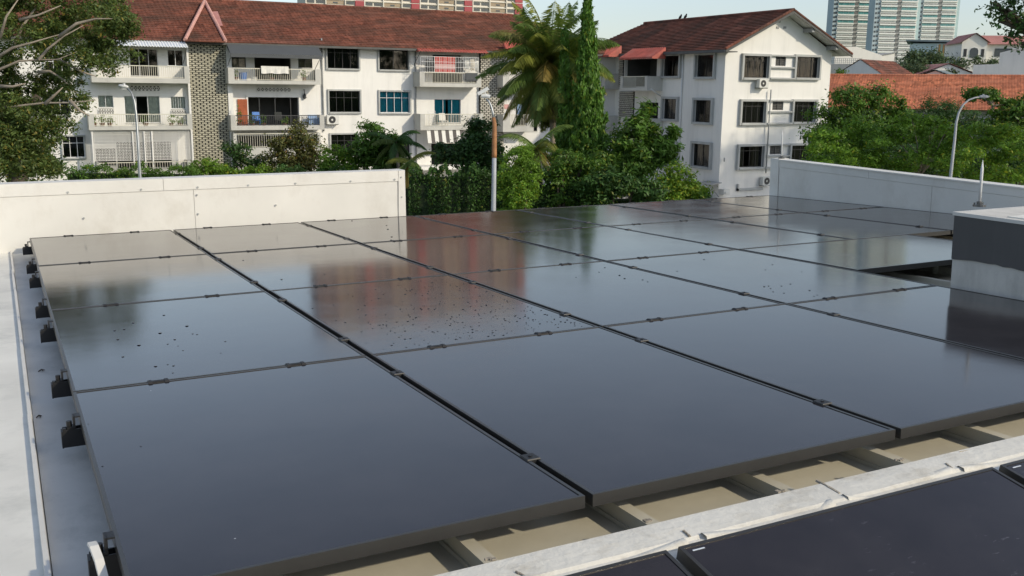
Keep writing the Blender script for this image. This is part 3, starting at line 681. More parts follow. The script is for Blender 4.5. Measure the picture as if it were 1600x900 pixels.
def left_block():
    t = thing('apartment_block', (18, YL, GZ), 'long white apartment block with brown tiled roof, balconies and brick screens', 'building')
    R = FL.rect; f = FL.fr
    # --- openings (photo outlines of the dark openings)
    H = {}
    H['A3door'] = R(203, 76, 247, 119); H['A3win'] = R(262, 78, 286, 103)
    H['A2l'] = R(153, 149, 177, 168); H['A2c'] = R(195, 150, 250, 192); H['A2r'] = R(267, 151, 290, 170)
    H['A1'] = R(183, 222, 268, 262); H['A1l'] = R(150, 232, 181, 258)
    H['Z1'] = R(98, 213, 132, 246); H['Z3'] = R(70, 85, 110, 120); H['Z2'] = R(66, 150, 108, 180)
    H['C3l'] = R(362, 86, 384, 105); H['C3c'] = R(398, 86, 455, 126); H['C3r'] = R(466, 88, 488, 106)
    H['C2'] = R(388, 152, 467, 196); H['C1'] = R(372, 212, 470, 262)
    H['D3a'] = R(511, 74, 560, 107); H['D3b'] = R(592, 76, 638, 109); H['D2a'] = R(514, 142, 562, 175); H['D2b'] = R(593, 143, 640, 176)
    H['D1a'] = R(517, 210, 560, 243); H['D1b'] = R(594, 213, 640, 245)
    H['E3'] = R(676, 86, 722, 130); H['E2'] = R(679, 155, 720, 192); H['E1'] = R(674, 224, 728, 262)
    H['G3'] = R(815, 90, 845, 135); H['G2'] = R(806, 153, 840, 205); H['G1'] = R(810, 228, 845, 268); H['K3'] = R(870, 90, 905, 125); H['K2'] = R(870, 160, 905, 195)
    uL, uR = -22, 41.2; eave = 8.62
    wall(t, FL, uL, uR, GZ, eave, list(H.values()), MT['white'])
    b = MB(); b.box(uL, uR, YL + 2.6, YL + 11, GZ, eave - .02); b.box(uL, uL + .2, YL, YL + 2.6, GZ, eave - .02); b.box(uL, uR, YL + .26, YL + 2.6, eave - .1, eave); b.out('rear_wall', MT['white'], t)
    for k in H:
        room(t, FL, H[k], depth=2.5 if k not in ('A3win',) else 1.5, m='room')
    # --- windows
    window(t, FL, H['A3door'], 3, None, 'walum', curtain='curt', surround=0, cover=.5); window(t, FL, H['A3win'], 2, None, 'walum', curtain='brownc', surround=0, cover=1)
    window(t, FL, H['A2l'], 2, None, 'walum', 'tealg', curtain='beige', surround=0); window(t, FL, H['A2r'], 2, None, 'walum', 'tealg', curtain='beige', surround=0, grille=True)
    window(t, FL, H['A2c'], 3, None, 'walum', 'tealg', curtain='beige', surround=0, cover=.7); window(t, FL, H['A1'], 3, None, surround=0); window(t, FL, H['A1l'], 2, None, surround=0)
    window(t, FL, H['Z1'], 3, .68, 'walum', curtain='curt', surround=.08, cover=.7); window(t, FL, H['Z2'], 3, .68, 'walum', curtain='curt', surround=.08); window(t, FL, H['Z3'], 3, .68, 'walum', curtain='curt', surround=.08)
    window(t, FL, H['C3l'], 2, None, 'alum', curtain='beige', surround=0); window(t, FL, H['C3r'], 2, .6, 'alum', curtain='beige', surround=0)
    window(t, FL, H['D3a'], 4, .74, curtain='curt'); window(t, FL, H['D3b'], 2, None, curtain='curt', cover=.55); window(t, FL, H['D2a'], 4, .68, curtain='curt', cover=1)
    window(t, FL, H['D2b'], 4, .70, 'walum', 'tealg', 'teal'); window(t, FL, H['D1a'], 4, .7, curtain='curt'); window(t, FL, H['D1b'], 4, .7, curtain='curt')
    window(t, FL, H['E2'], 3, None, 'walum', 'tealg', 'teal', surround=0, cover=.9); window(t, FL, H['G2'], 2, None, surround=0); window(t, FL, H['K3'], 3, .7, curtain='curt'); window(t, FL, H['K2'], 3, .7, curtain='curt')
    # sill trim and small vents
    for h in (H['A2l'], H['A2r']): lattice(t, FL, (h[0], h[1], h[2] - .36, h[2] - .1), .075, 6, 1)
    lattice(t, FL, R(203, 134, 250, 142), .075, 8, 1); lattice(t, FL, R(401, 137, 454, 143), .075, 9, 1)
    # --- balconies: photo x range, slab bottom, kerb top, rail top on the front face at o
    def bal(x0, x1, yb, yk, yr, o=1.25, **k):
        xm = (x0 + x1) / 2
        u0, u1 = FL.pt(x0, yk, o)[0], FL.pt(x1, yk, o)[0]
        return balcony(t, FL, u0, u1, FL.pt(xm, yb, o)[1], FL.pt(xm, yk, o)[1], FL.pt(xm, yr, o)[1], o, **k)
    bal(143, 296, 129.5, 122, 102, post=.28); bal(139, 301, 203, 197, 178, post=.3)
    bal(357, 502, 131.5, 126, 107, post=.38); bal(361, 507, 203, 196, 180, post=.3, rail='diron')
    bal(656, 752, 136, 130, 113, post=.36, rail='iron'); bal(657, 755, 203, 197, 178, post=.34, m='balc')
    bal(786, 832, 137, 130, 115, post=.5, m='balc'); bal(786, 834, 206, 197, 179, post=.55, m='balc')
    # ground floor of the first bay: lattice screen and fence
    LO = 1.1; u0, u1, z0, z1 = R(143, 205, 301, 250, LO)
    g = MB(f); n = 30; du = (u1 - u0) / n; dz = (z1 - z0) / 9
    for i in range(n + 1): g.box(u0 + i * du - .014, u0 + i * du + .014, LO - .02, LO, z0, z1)
    for j in range(10): g.box(u0, u1, LO - .021, LO + .001, z0 + j * dz - .014, z0 + j * dz + .014)
    for i in range(n):
        for j in range(9):
            cx, cz = u0 + (i + .5) * du, z0 + (j + .5) * dz; r = min(du, dz) * .33
            pts = [(cx + r * math.cos(k * math.pi / 3), cz + r * math.sin(k * math.pi / 3)) for k in range(6)]
            for k in range(6):
                p, q = pts[k], pts[(k + 1) % 6]; g.prism([(p[0], LO - .018, p[1]), (q[0], LO - .018, q[1]), (cx + (q[0] - cx) * .62, LO - .018, cz + (q[1] - cz) * .62), (cx + (p[0] - cx) * .62, LO - .018, cz + (p[1] - cz) * .62)], (0, .016, 0))
    g.out('lattice_screen', MT['white'], t, kind='stuff')
    for x in (145, 208, 226, 238, 300):
        p = MB(f); u = FL.pt(x, 228, LO)[0]; p.box(u - .035, u + .035, LO + .003, LO + .08, GZ, z1); p.out('screen_post', MT['white'], t)
    balcony(t, FL, u0 + .2, u1 - .2, GZ, FL.pt(220, 269, 1.4)[1], FL.pt(220, 253, 1.4)[1], 1.4, post=.2, gap=.14)
    # ground floor fence of the second bay
    u0, u1 = FL.pt(364, 215, 1.0)[0], FL.pt(500, 215, 1.0)[0]
    balcony(t, FL, u0, u1, GZ, FL.pt(430, 230, 1)[1], FL.pt(430, 208, 1)[1], 1.15, post=.2, gap=.14)
    for x, y0, y1 in ((503.5, 60, 205), (649, 80, 262), (303, 66, 262)):
        p = MB(f); u = FL.pt(x, 130)[0]; p.tube([(u, .09, FL.pt(x, y1)[1]), (u, .09, FL.pt(x, y0)[1])], .05, 8); p.out('drain_pipe', MT['pipe'], t, smooth=True)
    aircon(t, FL, FL.pt(510.5, 186, .3)[0], FL.pt(518, 194, .3)[1])
    # --- brick stair towers
    u0, u1, z0, z1 = R(297, 67, 355, 262); brickscreen(t, FL, u0, u1, GZ, z1 - .05, .36, 'brick', seed=2)
    b = MB(f); b.box(u0 - .12, u0 - .002, 0, .42, GZ, eave - .1); b.box(u1 + .002, u1 + .3, 0, .42, GZ, eave - .1); b.box(u0, u1, .002, .40, z1 - .045, z1 + .14); b.out('tower_edge', MT['white'], t)
    u0, u1, z0, z1 = R(748, 84, 785, 262); brickscreen(t, FL, u0, u1, GZ, z1, .3, 'brick2', bl=.25, bh=.125, gapu=.07, seed=5)
    # --- eaves, roof
    zr, yr = 11.45, YL + 6.0; ze, ye = 8.52, YL - .75
    ux0, ux1 = -24, wor(800, 22, y=yr).x; xe = ux1 + 5.2
    b = MB(); b.box(ux0, xe + .05, ye + .02, YL + .3, 8.40, 8.47); b.box(ux0, xe + .05, ye - .09, ye + .02, 8.38, 8.56); b.out('eave_fascia', MT['fascia'], t)
    b = MB(); courses(b, (ux0, ye - .1, ze), (xe, ye - .1, ze), (ux1, yr, zr), (ux0, yr, zr), 24); courses(b, (xe, ye - .1, ze), (xe, yr + 6.8, ze), (ux1, yr, zr), (ux1, yr, zr), 24)
    b.poly([(ux0, yr, zr), (ux1, yr, zr), (xe, yr + 6.8, ze), (ux0, yr + 6.8, ze)])
    roof = b.out('roof', MT['rtile'], t, fix=False)
    b = MB(); b.tube([(ux0, yr, zr + .06), (ux1, yr, zr + .06)], .11, 8); b.tube([(ux1, yr, zr + .06), (xe, ye - .1, ze + .08)], .10, 8); b.out('ridge_cap', MT['rtile'], roof)
    # small hipped roof over the first brick tower
    apx = wor(319, -6, y=YL + 5.2); al, ar = wor(289, 62, y=ye - .5), wor(352, 60, y=ye - .5)
    A, B_ = Vector((al.x, ye - .55, 8.50)), Vector((ar.x, ye - .55, 8.50)); P = Vector((apx.x, YL + 5.1, 11.25))
    b = MB(); courses(b, A, B_, P, P, 22); b.poly([A, P, P + Vector((-.2, 1, -.4)), A + Vector((-.3, 1.5, .3))]); b.poly([B_, P, P + Vector((.2, 1, -.4)), B_ + Vector((.3, 1.5, .3))]); b.out('hip_roof', MT['rtile'], roof, fix=False)
    b = MB()
    for q in (A, B_): b.tube([q + Vector((0, 0, .1)), P + Vector((0, 0, .12))], .11, 8)
    b.out('hip_cap', MT['ptile'], roof)
    def onroof(px, py, dz=.07):
        # point where the sight line meets the main slope
        n = Vector((0, -(zr - ze), yr - ye + .1)).normalized(); r = ray(px, py); d = (Vector((0, ye - .1, ze)) - CW).dot(n) / r.dot(n); return CW + r * d + n * dz
    for quad in (((323, 21), (340, 20), (348, 42), (326, 43)),): 
        b = MB(); b.prism([onroof(*q) for q in quad], (0, -.01, .03)); b.out('faded_tiles', MT['ptile2'], roof)
    # --- awnings
    def awn(x0, x1, yt, yb, o0, o1, m, name='awning', corr=0, valance=0):
        xm = (x0 + x1) / 2; a0, a1 = FL.pt(x0, yb, o1)[0], FL.pt(x1, yb, o1)[0]; zt, zb = FL.pt(xm, yt, o0)[1], FL.pt(xm, yb, o1)[1]
        b = MB(f); n = corr or 1
        for i in range(n):
            p, q = a0 + (a1 - a0) * i / n, a0 + (a1 - a0) * (i + 1) / n; r = (p + q) / 2; k = .06 if corr else 0
            for s0, s1, h0, h1 in ((p, r, 0, k), (r, q, k, 0)):
                b.poly([(s0, o0, zt + h0), (s1, o0, zt + h1), (s1, o1, zb + h1), (s0, o1, zb + h0)]); b.poly([(s0, o0, zt + h0 - .03), (s1, o0, zt + h1 - .03), (s1, o1, zb + h1 - .03), (s0, o1, zb + h0 - .03)])
                b.poly([(s0, o1, zb + h0), (s1, o1, zb + h1), (s1, o1, zb + h1 - .03), (s0, o1, zb + h0 - .03)])
        if valance: b.box(a0, a1, o1 - .02, o1, zb - valance, zb - .035)
        for u in (a0, a1): b.poly([(u, o0, zt), (u, o1, zb), (u, o1, zb - .03), (u, o0, zt - .25)])
        a = b.out(name, MT[m], t, fix=False)
        c = MB(f)
        for u in (a0 + .08, a1 - .08): c.bar((u, .1, zb - .9), (u, o1 - .05, zb - .05), .02)
        c.out('awning_arm', MT['diron'], a)
    awn(175, 294, 64, 72.5, .76, 1.6, 'whtin', corr=26, valance=.0); awn(360, 504, 70, 85, .76, 1.75, 'greyawn', valance=.22)
    awn(655, 764, 77, 81.5, .76, 1.25, 'redtin', corr=24); awn(793, 832, 66, 82, .76, 1.5, 'redtin', corr=12)
    # striped drop awning over the ground floor of the third bay
    u0, u1, z0, z1 = R(667, 201, 724, 223, 1.2); n = 10
    s = MB(f); s.bar((u0, 1.2, z1), (u1, 1.2, z1), .03); s.out('awning_rod', MT['walum'], t)
    for i in range(n):
        b = MB(f); a0, a1 = u0 + (u1 - u0) * i / n, u0 + (u1 - u0) * (i + 1) / n
        b.hexa([(a0, 1.15, z1 - .01), (a1, 1.15, z1 - .01), (a1, 1.13, z1 - .01), (a0, 1.13, z1 - .01), (a0, 1.42, z0), (a1, 1.42, z0), (a1, 1.40, z0), (a0, 1.40, z0)]); b.out('awning_stripe', MT['whc' if i % 2 == 0 else 'stripe'], t)
    u0, u1, z0, z1 = R(657, 259.5, 737, 265, 1.6); b = MB(f); b.box(u0, u1, .01, 1.6, z0, z1); b.out('patio_slab', MT['white'], t)
    # orange shutter, white frame of the big opening, drying cage
    u0, u1, z0, z1 = R(372, 155, 387, 197, .1); b = MB(f); b.box(u0, u1, .03, .09, z0, z1)
    for i in range(14): b.box(u0 + .05, u1 - .05, .09, .105, z0 + .1 + i * (z1 - z0 - .15) / 14, z0 + .13 + i * (z1 - z0 - .15) / 14)
    b.out('shutter', MT['orng'], t)
    h = H['C2']; b = MB(f); b.box(h[0] - .12, h[0] - .001, .002, .06, h[2], h[3] + .12); b.box(h[1] + .001, h[1] + .1, .002, .06, h[2], h[3] + .12); b.box(h[0], h[1], .002, .06, h[3] + .001, h[3] + .12); b.out('door_frame', MT['white'], t)
    b = MB(f); 
    for i in range(3): u = h[0] + .7 + i * 1.0; b.box(u, u + .06, -.16, -.1, h[2], h[3])
    b.out('sliding_door', MT['alum'], t)
    u0, u1, z0, z1 = R(657, 89, 748, 113, 1.2); b = MB(f); n = 34
    for i in range(n + 1): b.box(u0 + (u1 - u0) * i / n - .008, u0 + (u1 - u0) * i / n + .008, 1.19, 1.205, z0, z1)
    for j in range(4): b.box(u0, u1, 1.188, 1.207, z0 + (z1 - z0) * j / 3 - .01, z0 + (z1 - z0) * j / 3 + .01)
    for u in (u0, u1): 
        for j in range(4): b.box(u - .01, u + .01, .01, 1.2, z0 + (z1 - z0) * j / 3 - .01, z0 + (z1 - z0) * j / 3 + .01)
    b.out('balcony_cage', MT['lampw'], t, kind='stuff')
    return t
LB = left_block()

def right_block():
    t = thing('apartment_block', (45.5, YG, GZ), 'white gabled apartment block with red brown roof at centre right, seen at its corner', 'building')
    R, W_ = FG.rect, FW.rect
    uR = FG.pt(1297, 120)[0]
    H = {}
    for k, (xa, ya, xb, yb) in dict(G3a=(1160, 87.5, 1199, 121.5), G3v=(1212, 88, 1228, 103), G3b=(1242, 89, 1278, 121.5), G2a=(1157, 158.5, 1194, 192), G2v=(1207, 158.5, 1224, 172), G2b=(1238, 158.5, 1272, 190.5), G1a=(1153, 228.5, 1191, 261), G1v=(1203, 227, 1221, 241), G1b=(1234, 227, 1268, 258)).items(): H[k] = R(xa, ya, xb, yb)
    zc = FG.pt(1140, 80)[1] + .15
    wall(t, FG, XW, uR, GZ, zc, list(H.values()), MT['white'])
    xr = wor(1233, 17, y=YG - .5).x; za = 11.05
    b = MB(FG.fr); b.poly([(XW, 0, zc), (uR, 0, zc), (uR, 0, zc + .02), (xr, 0, za), (XW, 0, zc + .02)]); b.out('gable', MT['white'], t, fix=False)
    b = MB(); b.box(uR - .2, uR, YG + .3, 64, GZ, zc - .02); b.box(XW + 2.6, uR - .25, YG + 2.6, 64, GZ, zc - .02); b.box(XW + .26, uR - .2, YG + .26, 64, zc - .1, zc); b.out('rear_wall', MT['white'], t)
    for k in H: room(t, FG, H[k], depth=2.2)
    for k in ('G3a', 'G2a', 'G1a', 'G3b', 'G2b', 'G1b'): window(t, FG, H[k], 4 if 'a' in k else 4, .78, 'alum', curtain='curt', cover=.6 if k != 'G2b' else 1, surround=.14, proud=.2, grille=k in ('G3b', 'G3a'))
    for k in ('G3v', 'G2v', 'G1v'):
        a0, a1, c0, c1 = H[k]; b = MB(FG.fr); n = 5
        for i in range(n): z = c0 + (c1 - c0) * (i + .15) / n; b.hexa([(a0, -.05, z), (a1, -.05, z), (a1, -.16, z + .12), (a0, -.16, z + .12), (a0, -.05, z + .02), (a1, -.05, z + .02), (a1, -.16, z + .14), (a0, -.16, z + .14)])
        b.box((a0 + a1) / 2 - .03, (a0 + a1) / 2 + .03, -.07, -.02, c0, c1); b.out('louvre', MT['fascia'], t)
    for L, Rg, V in (('G3a', 'G3b', 'G3v'), ('G2a', 'G2b', 'G2v'), ('G1a', 'G1b', 'G1v')):
        a, c, v = H[L], H[Rg], H[V]; b = MB(FG.fr)
        b.box(a[1] + .142, c[0] - .142, .002, .18, a[3] + .02, a[3] + .12); b.box(a[1] + .142, c[0] - .142, .002, .18, v[2] - .16, v[2] - .06); b.box(a[1] + .142, c[0] - .142, .002, .26, c[2] - .14, c[2] - .03); b.out('ledge', MT['grey'], t)
    aircon(t, FG, FG.pt(1185, 137, .4)[0], FG.pt(1190, 137, .4)[1], .2, .75)
    aircon(t, FG, FG.pt(1192, 287, .4)[0], FG.pt(1192, 290, .4)[1], .1, .8)
    for x, y0, y1, m in ((1197.5, 140, 270, 'pipe'), (1131, 246, 252, 'pipe')):
        p = MB(FG.fr); u = FG.pt(x, 200)[0]; p.tube([(u, .22, FG.pt(x, y1)[1]), (u, .22, FG.pt(x, y0)[1])], .045, 8); p.out('drain_pipe', MT[m], t, smooth=True)
    b = MB(FG.fr)
    for x, y in ((1217, 33.5), (1215, 43), (1226, 43)): u, z = FG.pt(x, y); b.box(u - .11, u + .11, .002, .04, z - .07, z + .07)
    b.out('gable_vents', MT['pipe'], t)
    # --- side facade, in shade, facing left
    K = {}
    for k, q in dict(W3a=(1037, 87, 1063, 119), W3b=(1089, 86, 1117, 120), W2a=(1037, 154.5, 1059, 186), W2b=(1086, 156.5, 1113, 191), W1b=(1083, 225, 1111, 260), W1a=(1033, 224, 1057, 257), B3=(976, 92, 1026, 135), B2=(1002, 160, 1028, 196), B1=(972, 222, 1012, 268), N3=(940, 92, 956, 128), N2=(944, 158, 960, 200)).items(): K[k] = W_(*q)
    for k in ('N3', 'N2'):  K[k] = (-63.6, -61.9, K[k][2], K[k][3])
    wall(t, FW, -64, -YG, GZ, zc, list(K.values()), MT['white'])
    for k in K: room(t, FW, K[k], depth=2.3)
    for k in ('W3a', 'W3b', 'W2a', 'W2b', 'W1b', 'W1a'): window(t, FW, K[k], 2, None, curtain='curt', surround=.15, proud=.18, cover=.5 if k != 'W2b' else .8, grille=k in ('W2b', 'W3b'))
    def bal(x0, x1, yb, yk, yr, o, **k):
        xm = (x0 + x1) / 2; u0, u1 = FW.pt(x0, yk, o)[0], FW.pt(x1, yk, o)[0]
        return balcony(t, FW, u0, u1, FW.pt(xm, yb, o)[1], FW.pt(xm, yk, o)[1], FW.pt(xm, yr, o)[1], o, **k)
    bal(969, 1011, 141.5, 137, 119, 1.3, post=.3); bal(969, 1012, 209, 203, 184, 1.3, post=.3); bal(922, 945, 139, 134, 115, 1.3, post=.4); bal(920, 942, 203, 198, 180, 1.3, post=.4)
    # brick panel on the back wall of the balconies
    for yt, yb in ((93, 135), (143, 196)):
        a0, a1, c0, c1 = W_(969, yt, 991 if yt > 100 else 975, yb); brickscreen(t, FW, a0, a1, c0, c1, .16, 'brick2', bl=.20, bh=.13, gapu=.08, seed=int(yt))
    # red awnings
    for x0, x1, yt, yb in ((967, 1019, 78, 91), (935, 951, 74, 87)):
        o0, o1 = .6, 1.7; a0, a1 = FW.pt(x0, yb, o1)[0], FW.pt(x1, yb, o1)[0]; z1, z0 = FW.pt(x0, yt, o0)[1], FW.pt(x0, yb, o1)[1]; b = MB(FW.fr); n = 16
        for i in range(n):
            p, q = a0 + (a1 - a0) * i / n, a0 + (a1 - a0) * (i + 1) / n; r = (p + q) / 2
            for s0, s1, h0, h1 in ((p, r, 0, .05), (r, q, .05, 0)):
                b.poly([(s0, o0, z1 + h0), (s1, o0, z1 + h1), (s1, o1, z0 + h1), (s0, o1, z0 + h0)]); b.poly([(s0, o1, z0 + h0), (s1, o1, z0 + h1), (s1, o1, z0 + h1 - .12), (s0, o1, z0 + h0 - .12)])
        for u in (a0, a1): b.poly([(u, o0, z1), (u, o1, z0), (u, o1, z0 - .1), (u, o0, z0 - .1)])
        b.out('awning', MT['redtin'], t, fix=False)
    p = MB(FW.fr); u, z = FW.pt(1032, 150, .1); u2, z2 = FW.pt(1017, 139, 1.0); p.tube([(u, .1, z), (u2, 1.0, z2)], .05, 8); u = FW.pt(1066, 150)[0]; p.tube([(u, .08, .2), (u, .08, zc)], .05, 8); p.out('drain_pipe', MT['lampw'], t, smooth=True)
    # --- roof with gable overhang
    ye0, ye1 = YG - .95, 63.5; ze = zc - .12; el, er = XW - .75, uR + .95; zr = za + .05; yh = 64.5
    sl = (zr - ze) / (xr - el); 
    b = MB(); courses(b, (el, ye0, ze), (el, 67, ze), (xr, yh, zr), (xr, ye0, zr), 22); zre = zr - (er - xr) * sl
    courses(b, (er, 67, zre), (er, ye0, zre), (xr, ye0, zr), (xr, yh, zr), 22); courses(b, (er, 67, zre), (el, 67, ze), (xr, yh, zr), (xr, yh, zr), 20)
    roof = b.out('roof', MT['rtile'], t, fix=False)
    b = MB(); b.tube([(xr, ye0, zr + .06), (xr, yh, zr + .06)], .11, 8); b.tube([(el, ye0 + .05, ze + .08), (xr, ye0 + .05, zr + .08)], .09, 6); b.tube([(xr, ye0 + .05, zr + .08), (er, ye0 + .05, zre + .08)], .09, 6); b.out('ridge_cap', MT['rtile'], roof)
    b = MB(); d = .16
    b.hexa([(el, ye0, ze - d), (xr, ye0, zr - d), (xr, ye0 + .04, zr - d), (el, ye0 + .04, ze - d), (el, ye0, ze - .01), (xr, ye0, zr - .01), (xr, ye0 + .04, zr - .01), (el, ye0 + .04, ze - .01)])
    b.hexa([(xr, ye0, zr - d), (er, ye0, zre - d), (er, ye0 + .04, zre - d), (xr, ye0 + .04, zr - d), (xr, ye0, zr - .01), (er, ye0, zre - .01), (er, ye0 + .04, zre - .01), (xr, ye0 + .04, zr - .01)]); b.out('barge_board', MT['fascia'], roof)
    b = MB(); b.poly([(el, ye0, ze - .06), (xr, ye0, zr - .06), (xr, YG + .1, zr - .06), (el, YG + .1, ze - .06)]); b.poly([(xr, ye0, zr - .06), (er, ye0, zre - .06), (er, YG + .1, zre - .06), (xr, YG + .1, zr - .06)]); b.poly([(uR - .1, YG, zre + .35), (er, YG, zre - .06), (er, 64, zre - .06), (uR - .1, 64, zre + .35)]); b.out('soffit', MT['balc'], roof, fix=False)
    b = MB()
    for z_ in (.5, 2.2): pass
    for fx in (.35, .75): x = xr + (er - xr) * fx; z = zr - (er - xr) * fx * sl; b.box(x - .12, x + .12, ye0 + .1, YG, z - .34, z - .1); b.out('purlin', MT['pipe'], roof); b = MB()
    b.box(el, XW + .2, ye0 + .05, 64, ze - .12, ze - .06); b.box(el - .06, el + .03, ye0 + .05, 66, ze - .14, ze + .03); b.out('gutter', MT['fascia'], roof)
    # porch at the foot of the corner
    a = wor(1085, 289, x=XW - .9); b = MB(FW.fr); u0, u1 = FW.pt(1088, 290, .9)[0], -YG + .3; z = FW.pt(1110, 290, .9)[1]
    b.hexa([(u0, 0, z + .12), (u1, 0, z + .12), (u1, .9, z), (u0, .9, z), (u0, 0, z + .18), (u1, 0, z + .18), (u1, .9, z + .05), (u0, .9, z + .05)]); b.bar((u1 - .2, 0, z - .8), (u1 - .2, .85, z), .03); b.bar((u0 + .2, 0, z - .8), (u0 + .2, .85, z), .03); b.out('porch_canopy', MT['pipe'], t)
    b = MB(FG.fr); u0, z0 = FG.pt(1150, 303); u1, z1 = FG.pt(1190, 296); b.box(u0, u1, .002, .15, z1, z1 + .15); b.box(u0, u0 + .1, .002, .15, 0, z1); b.out('door_head', MT['grey'], t)
    u, z = FG.pt(1128, 298, .3); b = MB(FG.fr); b.box(u, u + .5, .05, .5, z - .25, z + .1); b.box(u + .1, u + .4, .5, .55, z - .2, z - .05); b.out('meter_box', MT['acw'], t)
    # two birds on the ridge
    for x, lab in ((1063, 'small dark bird on the roof ridge, left one of the pair'), (1071, 'small dark bird on the roof ridge, right one of the pair')):
        q = wor(x, 23.5, x=xr); m = MB(); c = Vector((xr, q.y, zr + .17))
        m.tube([c + Vector((0, .2, -.03)), c + Vector((0, .08, .04)), c + Vector((0, -.04, .12)), c + Vector((0, -.10, .2)), c + Vector((0, -.14, .26)), c + Vector((0, -.2, .25))], [.02, .08, .1, .06, .06, .008], 8)
        m.tube([c + Vector((.03, 0, .06)), c + Vector((.03, 0, -.02))], .012, 5); m.tube([c + Vector((-.03, 0, .06)), c + Vector((-.03, 0, -.02))], .012, 5)
        tag(m.out('bird', MT['alum'], smooth=True), lab, 'bird')
    return t
RB = right_block()

# ---------------------------------------------------------------- things on the balconies
def cloth(fac, x0, y0, x1, y1, o, m, name, label, cat, wav=.03, group=None):
    a0, a1, c0, c1 = fac.rect(x0, y0, x1, y1, o); b = MB(fac.fr); n, k = 26, 6; ph = rnd.random() * 6
    for s in (0, .012):
        i0 = len(b.v)
        for i in range(n + 1):
            for j in range(k + 1):
                t = j / k; b.add([(a0 + (a1 - a0) * i / n, o + s + wav * t * math.sin(i * .9 + ph) + .01 * math.sin(i * 2.3), c1 + (c0 - c1) * t * (1 + .04 * math.sin(i * .5 + ph)))])
        for i in range(n):
            for j in range(k): q = i0 + i * (k + 1) + j; b.f.append((q, q + k + 1, q + k + 2, q + 1))
    return tag(b.out(name, MT[m], fix=False, smooth=True), label, cat, group)
def balcony_things():
    cloth(FL, 408, 103.5, 451, 115, 1.28, 'whc', 'towel', 'long cream towel hung over the top floor balcony rail under the grey awning', 'towel')
    a0, a1, c0, c1 = FL.rect(679, 89, 711, 113, 1.0)
    t = thing('blanket', ((a0 + a1) / 2, YL - 1, c0), 'red and white checked blanket drying in the caged balcony', 'blanket')
    n = 4
    for i in range(n):
        b = MB(FL.fr); p, q = a0 + (a1 - a0) * i / n, a0 + (a1 - a0) * (i + 1) / n; b.box(p + .02, q - .02, 1.0, 1.02, c0 + .55, c1); b.out('red_band', MT['redc'], t)
        b = MB(FL.fr); b.box(p + .02, q - .02, 1.0, 1.02, c0 + .2, c0 + .548); b.out('white_band', MT['pink'], t); b = MB(FL.fr); b.box(p + .02, q - .02, 1.0, 1.018, c0, c0 + .198); b.out('lower_band', MT['redc'], t)
    b = MB(FL.fr); [b.box(a0 + (a1 - a0) * i / n - .02, a0 + (a1 - a0) * i / n + .02, 1.0, 1.022, c0, c1) for i in range(n + 1)]; b.out('seams', MT['whc'], t)
    L = [(716, 93, 724, 112, 'diron', 'dark shirt hanging right of the checked blanket'), (726, 94, 733, 108, 'whc', 'white shirt hanging in the middle of the caged balcony laundry'), (735, 93, 741, 110, 'beige', 'beige cloth hanging near the right end of the caged balcony'), (664, 92, 670, 112, 'diron', 'black garment hanging at the left end of the caged balcony'), (671, 94, 677, 112, 'curt', 'grey garment hanging just left of the checked blanket'), (743, 95, 748, 112, 'whc', 'white cloth at the right corner of the caged balcony')]
    for x0, y0, x1, y1, m, lab in L: cloth(FL, x0, y0, x1, y1, .9, m, 'garment', lab, 'laundry', .05, 'laundry in the caged balcony')
    cloth(FL, 808, 163, 815, 180, .9, 'lblue', 'garment', 'light blue garment hanging on the balcony behind the coconut palm', 'laundry', .04)
    cloth(FL, 786.5, 163, 795, 170, .02, 'pink', 'cloth', 'small pink cloth on the wall beside the brick screen behind the lamp post', 'laundry', .01)
    a0, a1, c0, c1 = FL.rect(727, 114, 746, 126, 1.27); b = MB(FL.fr); b.box(a0, a1, 1.265, 1.30, c0, c1); b.box(a0 + .05, a1 - .05, 1.30, 1.315, c0 + .05, c1 - .05)
    tag(b.out('panel_board', MT['greyawn']), 'dark grey board hung on the caged balcony rail', 'board')
    # blue drum, air dryer, chairs
    def cyl(fac, x, yb, yt, o, r, m, name, label, cat):
        u, z0 = fac.pt(x, yb, o); z1 = fac.pt(x, yt, o)[1]; b = MB(fac.fr); b.tube([(u, o, z0), (u, o, z0 + (z1 - z0) * .5), (u, o, z1 - .05), (u, o, z1 - .04), (u, o, z1)], [r * .92, r, r * 1.02, r * 1.1, r * 1.1], 14); return tag(b.out(name, MT[m], smooth=False), label, cat)
    cyl(FL, 380, 126, 113, .7, .24, 'blue', 'drum', 'blue plastic drum behind the top floor balcony rail', 'drum')
    cyl(FL, 397, 126, 120, .8, .18, 'whc', 'bucket', 'white bucket on the top floor balcony next to the blue drum', 'bucket')
    def chair(x, yb, o, m, label, s=1.):
        u, z = FL.pt(x, yb, o); t = thing('chair', (u, YL - o, z), label, 'chair'); f = FL.fr
        b = MB(f); b.box(u - .25 * s, u + .25 * s, o - .22, o + .25, z + .42 * s, z + .46 * s); b.out('seat', MT[m], t)
        b = MB(f); b.hexa([(u - .25 * s, o - .2, z + .47 * s), (u + .25 * s, o - .2, z + .47 * s), (u + .25 * s, o - .24, z + .47 * s), (u - .25 * s, o - .24, z + .47 * s), (u - .22 * s, o - .3, z + .95 * s), (u + .22 * s, o - .3, z + .95 * s), (u + .22 * s, o - .34, z + .95 * s), (u - .22 * s, o - .34, z + .95 * s)]); b.out('backrest', MT[m], t)
        for a in (-1, 1):
            for c in (-.2, .22): b = MB(f); b.box(u + a * .22 - .02, u + a * .22 + .02, o + c - .02, o + c + .02, z, z + .42 * s); b.out('leg', MT[m], t)
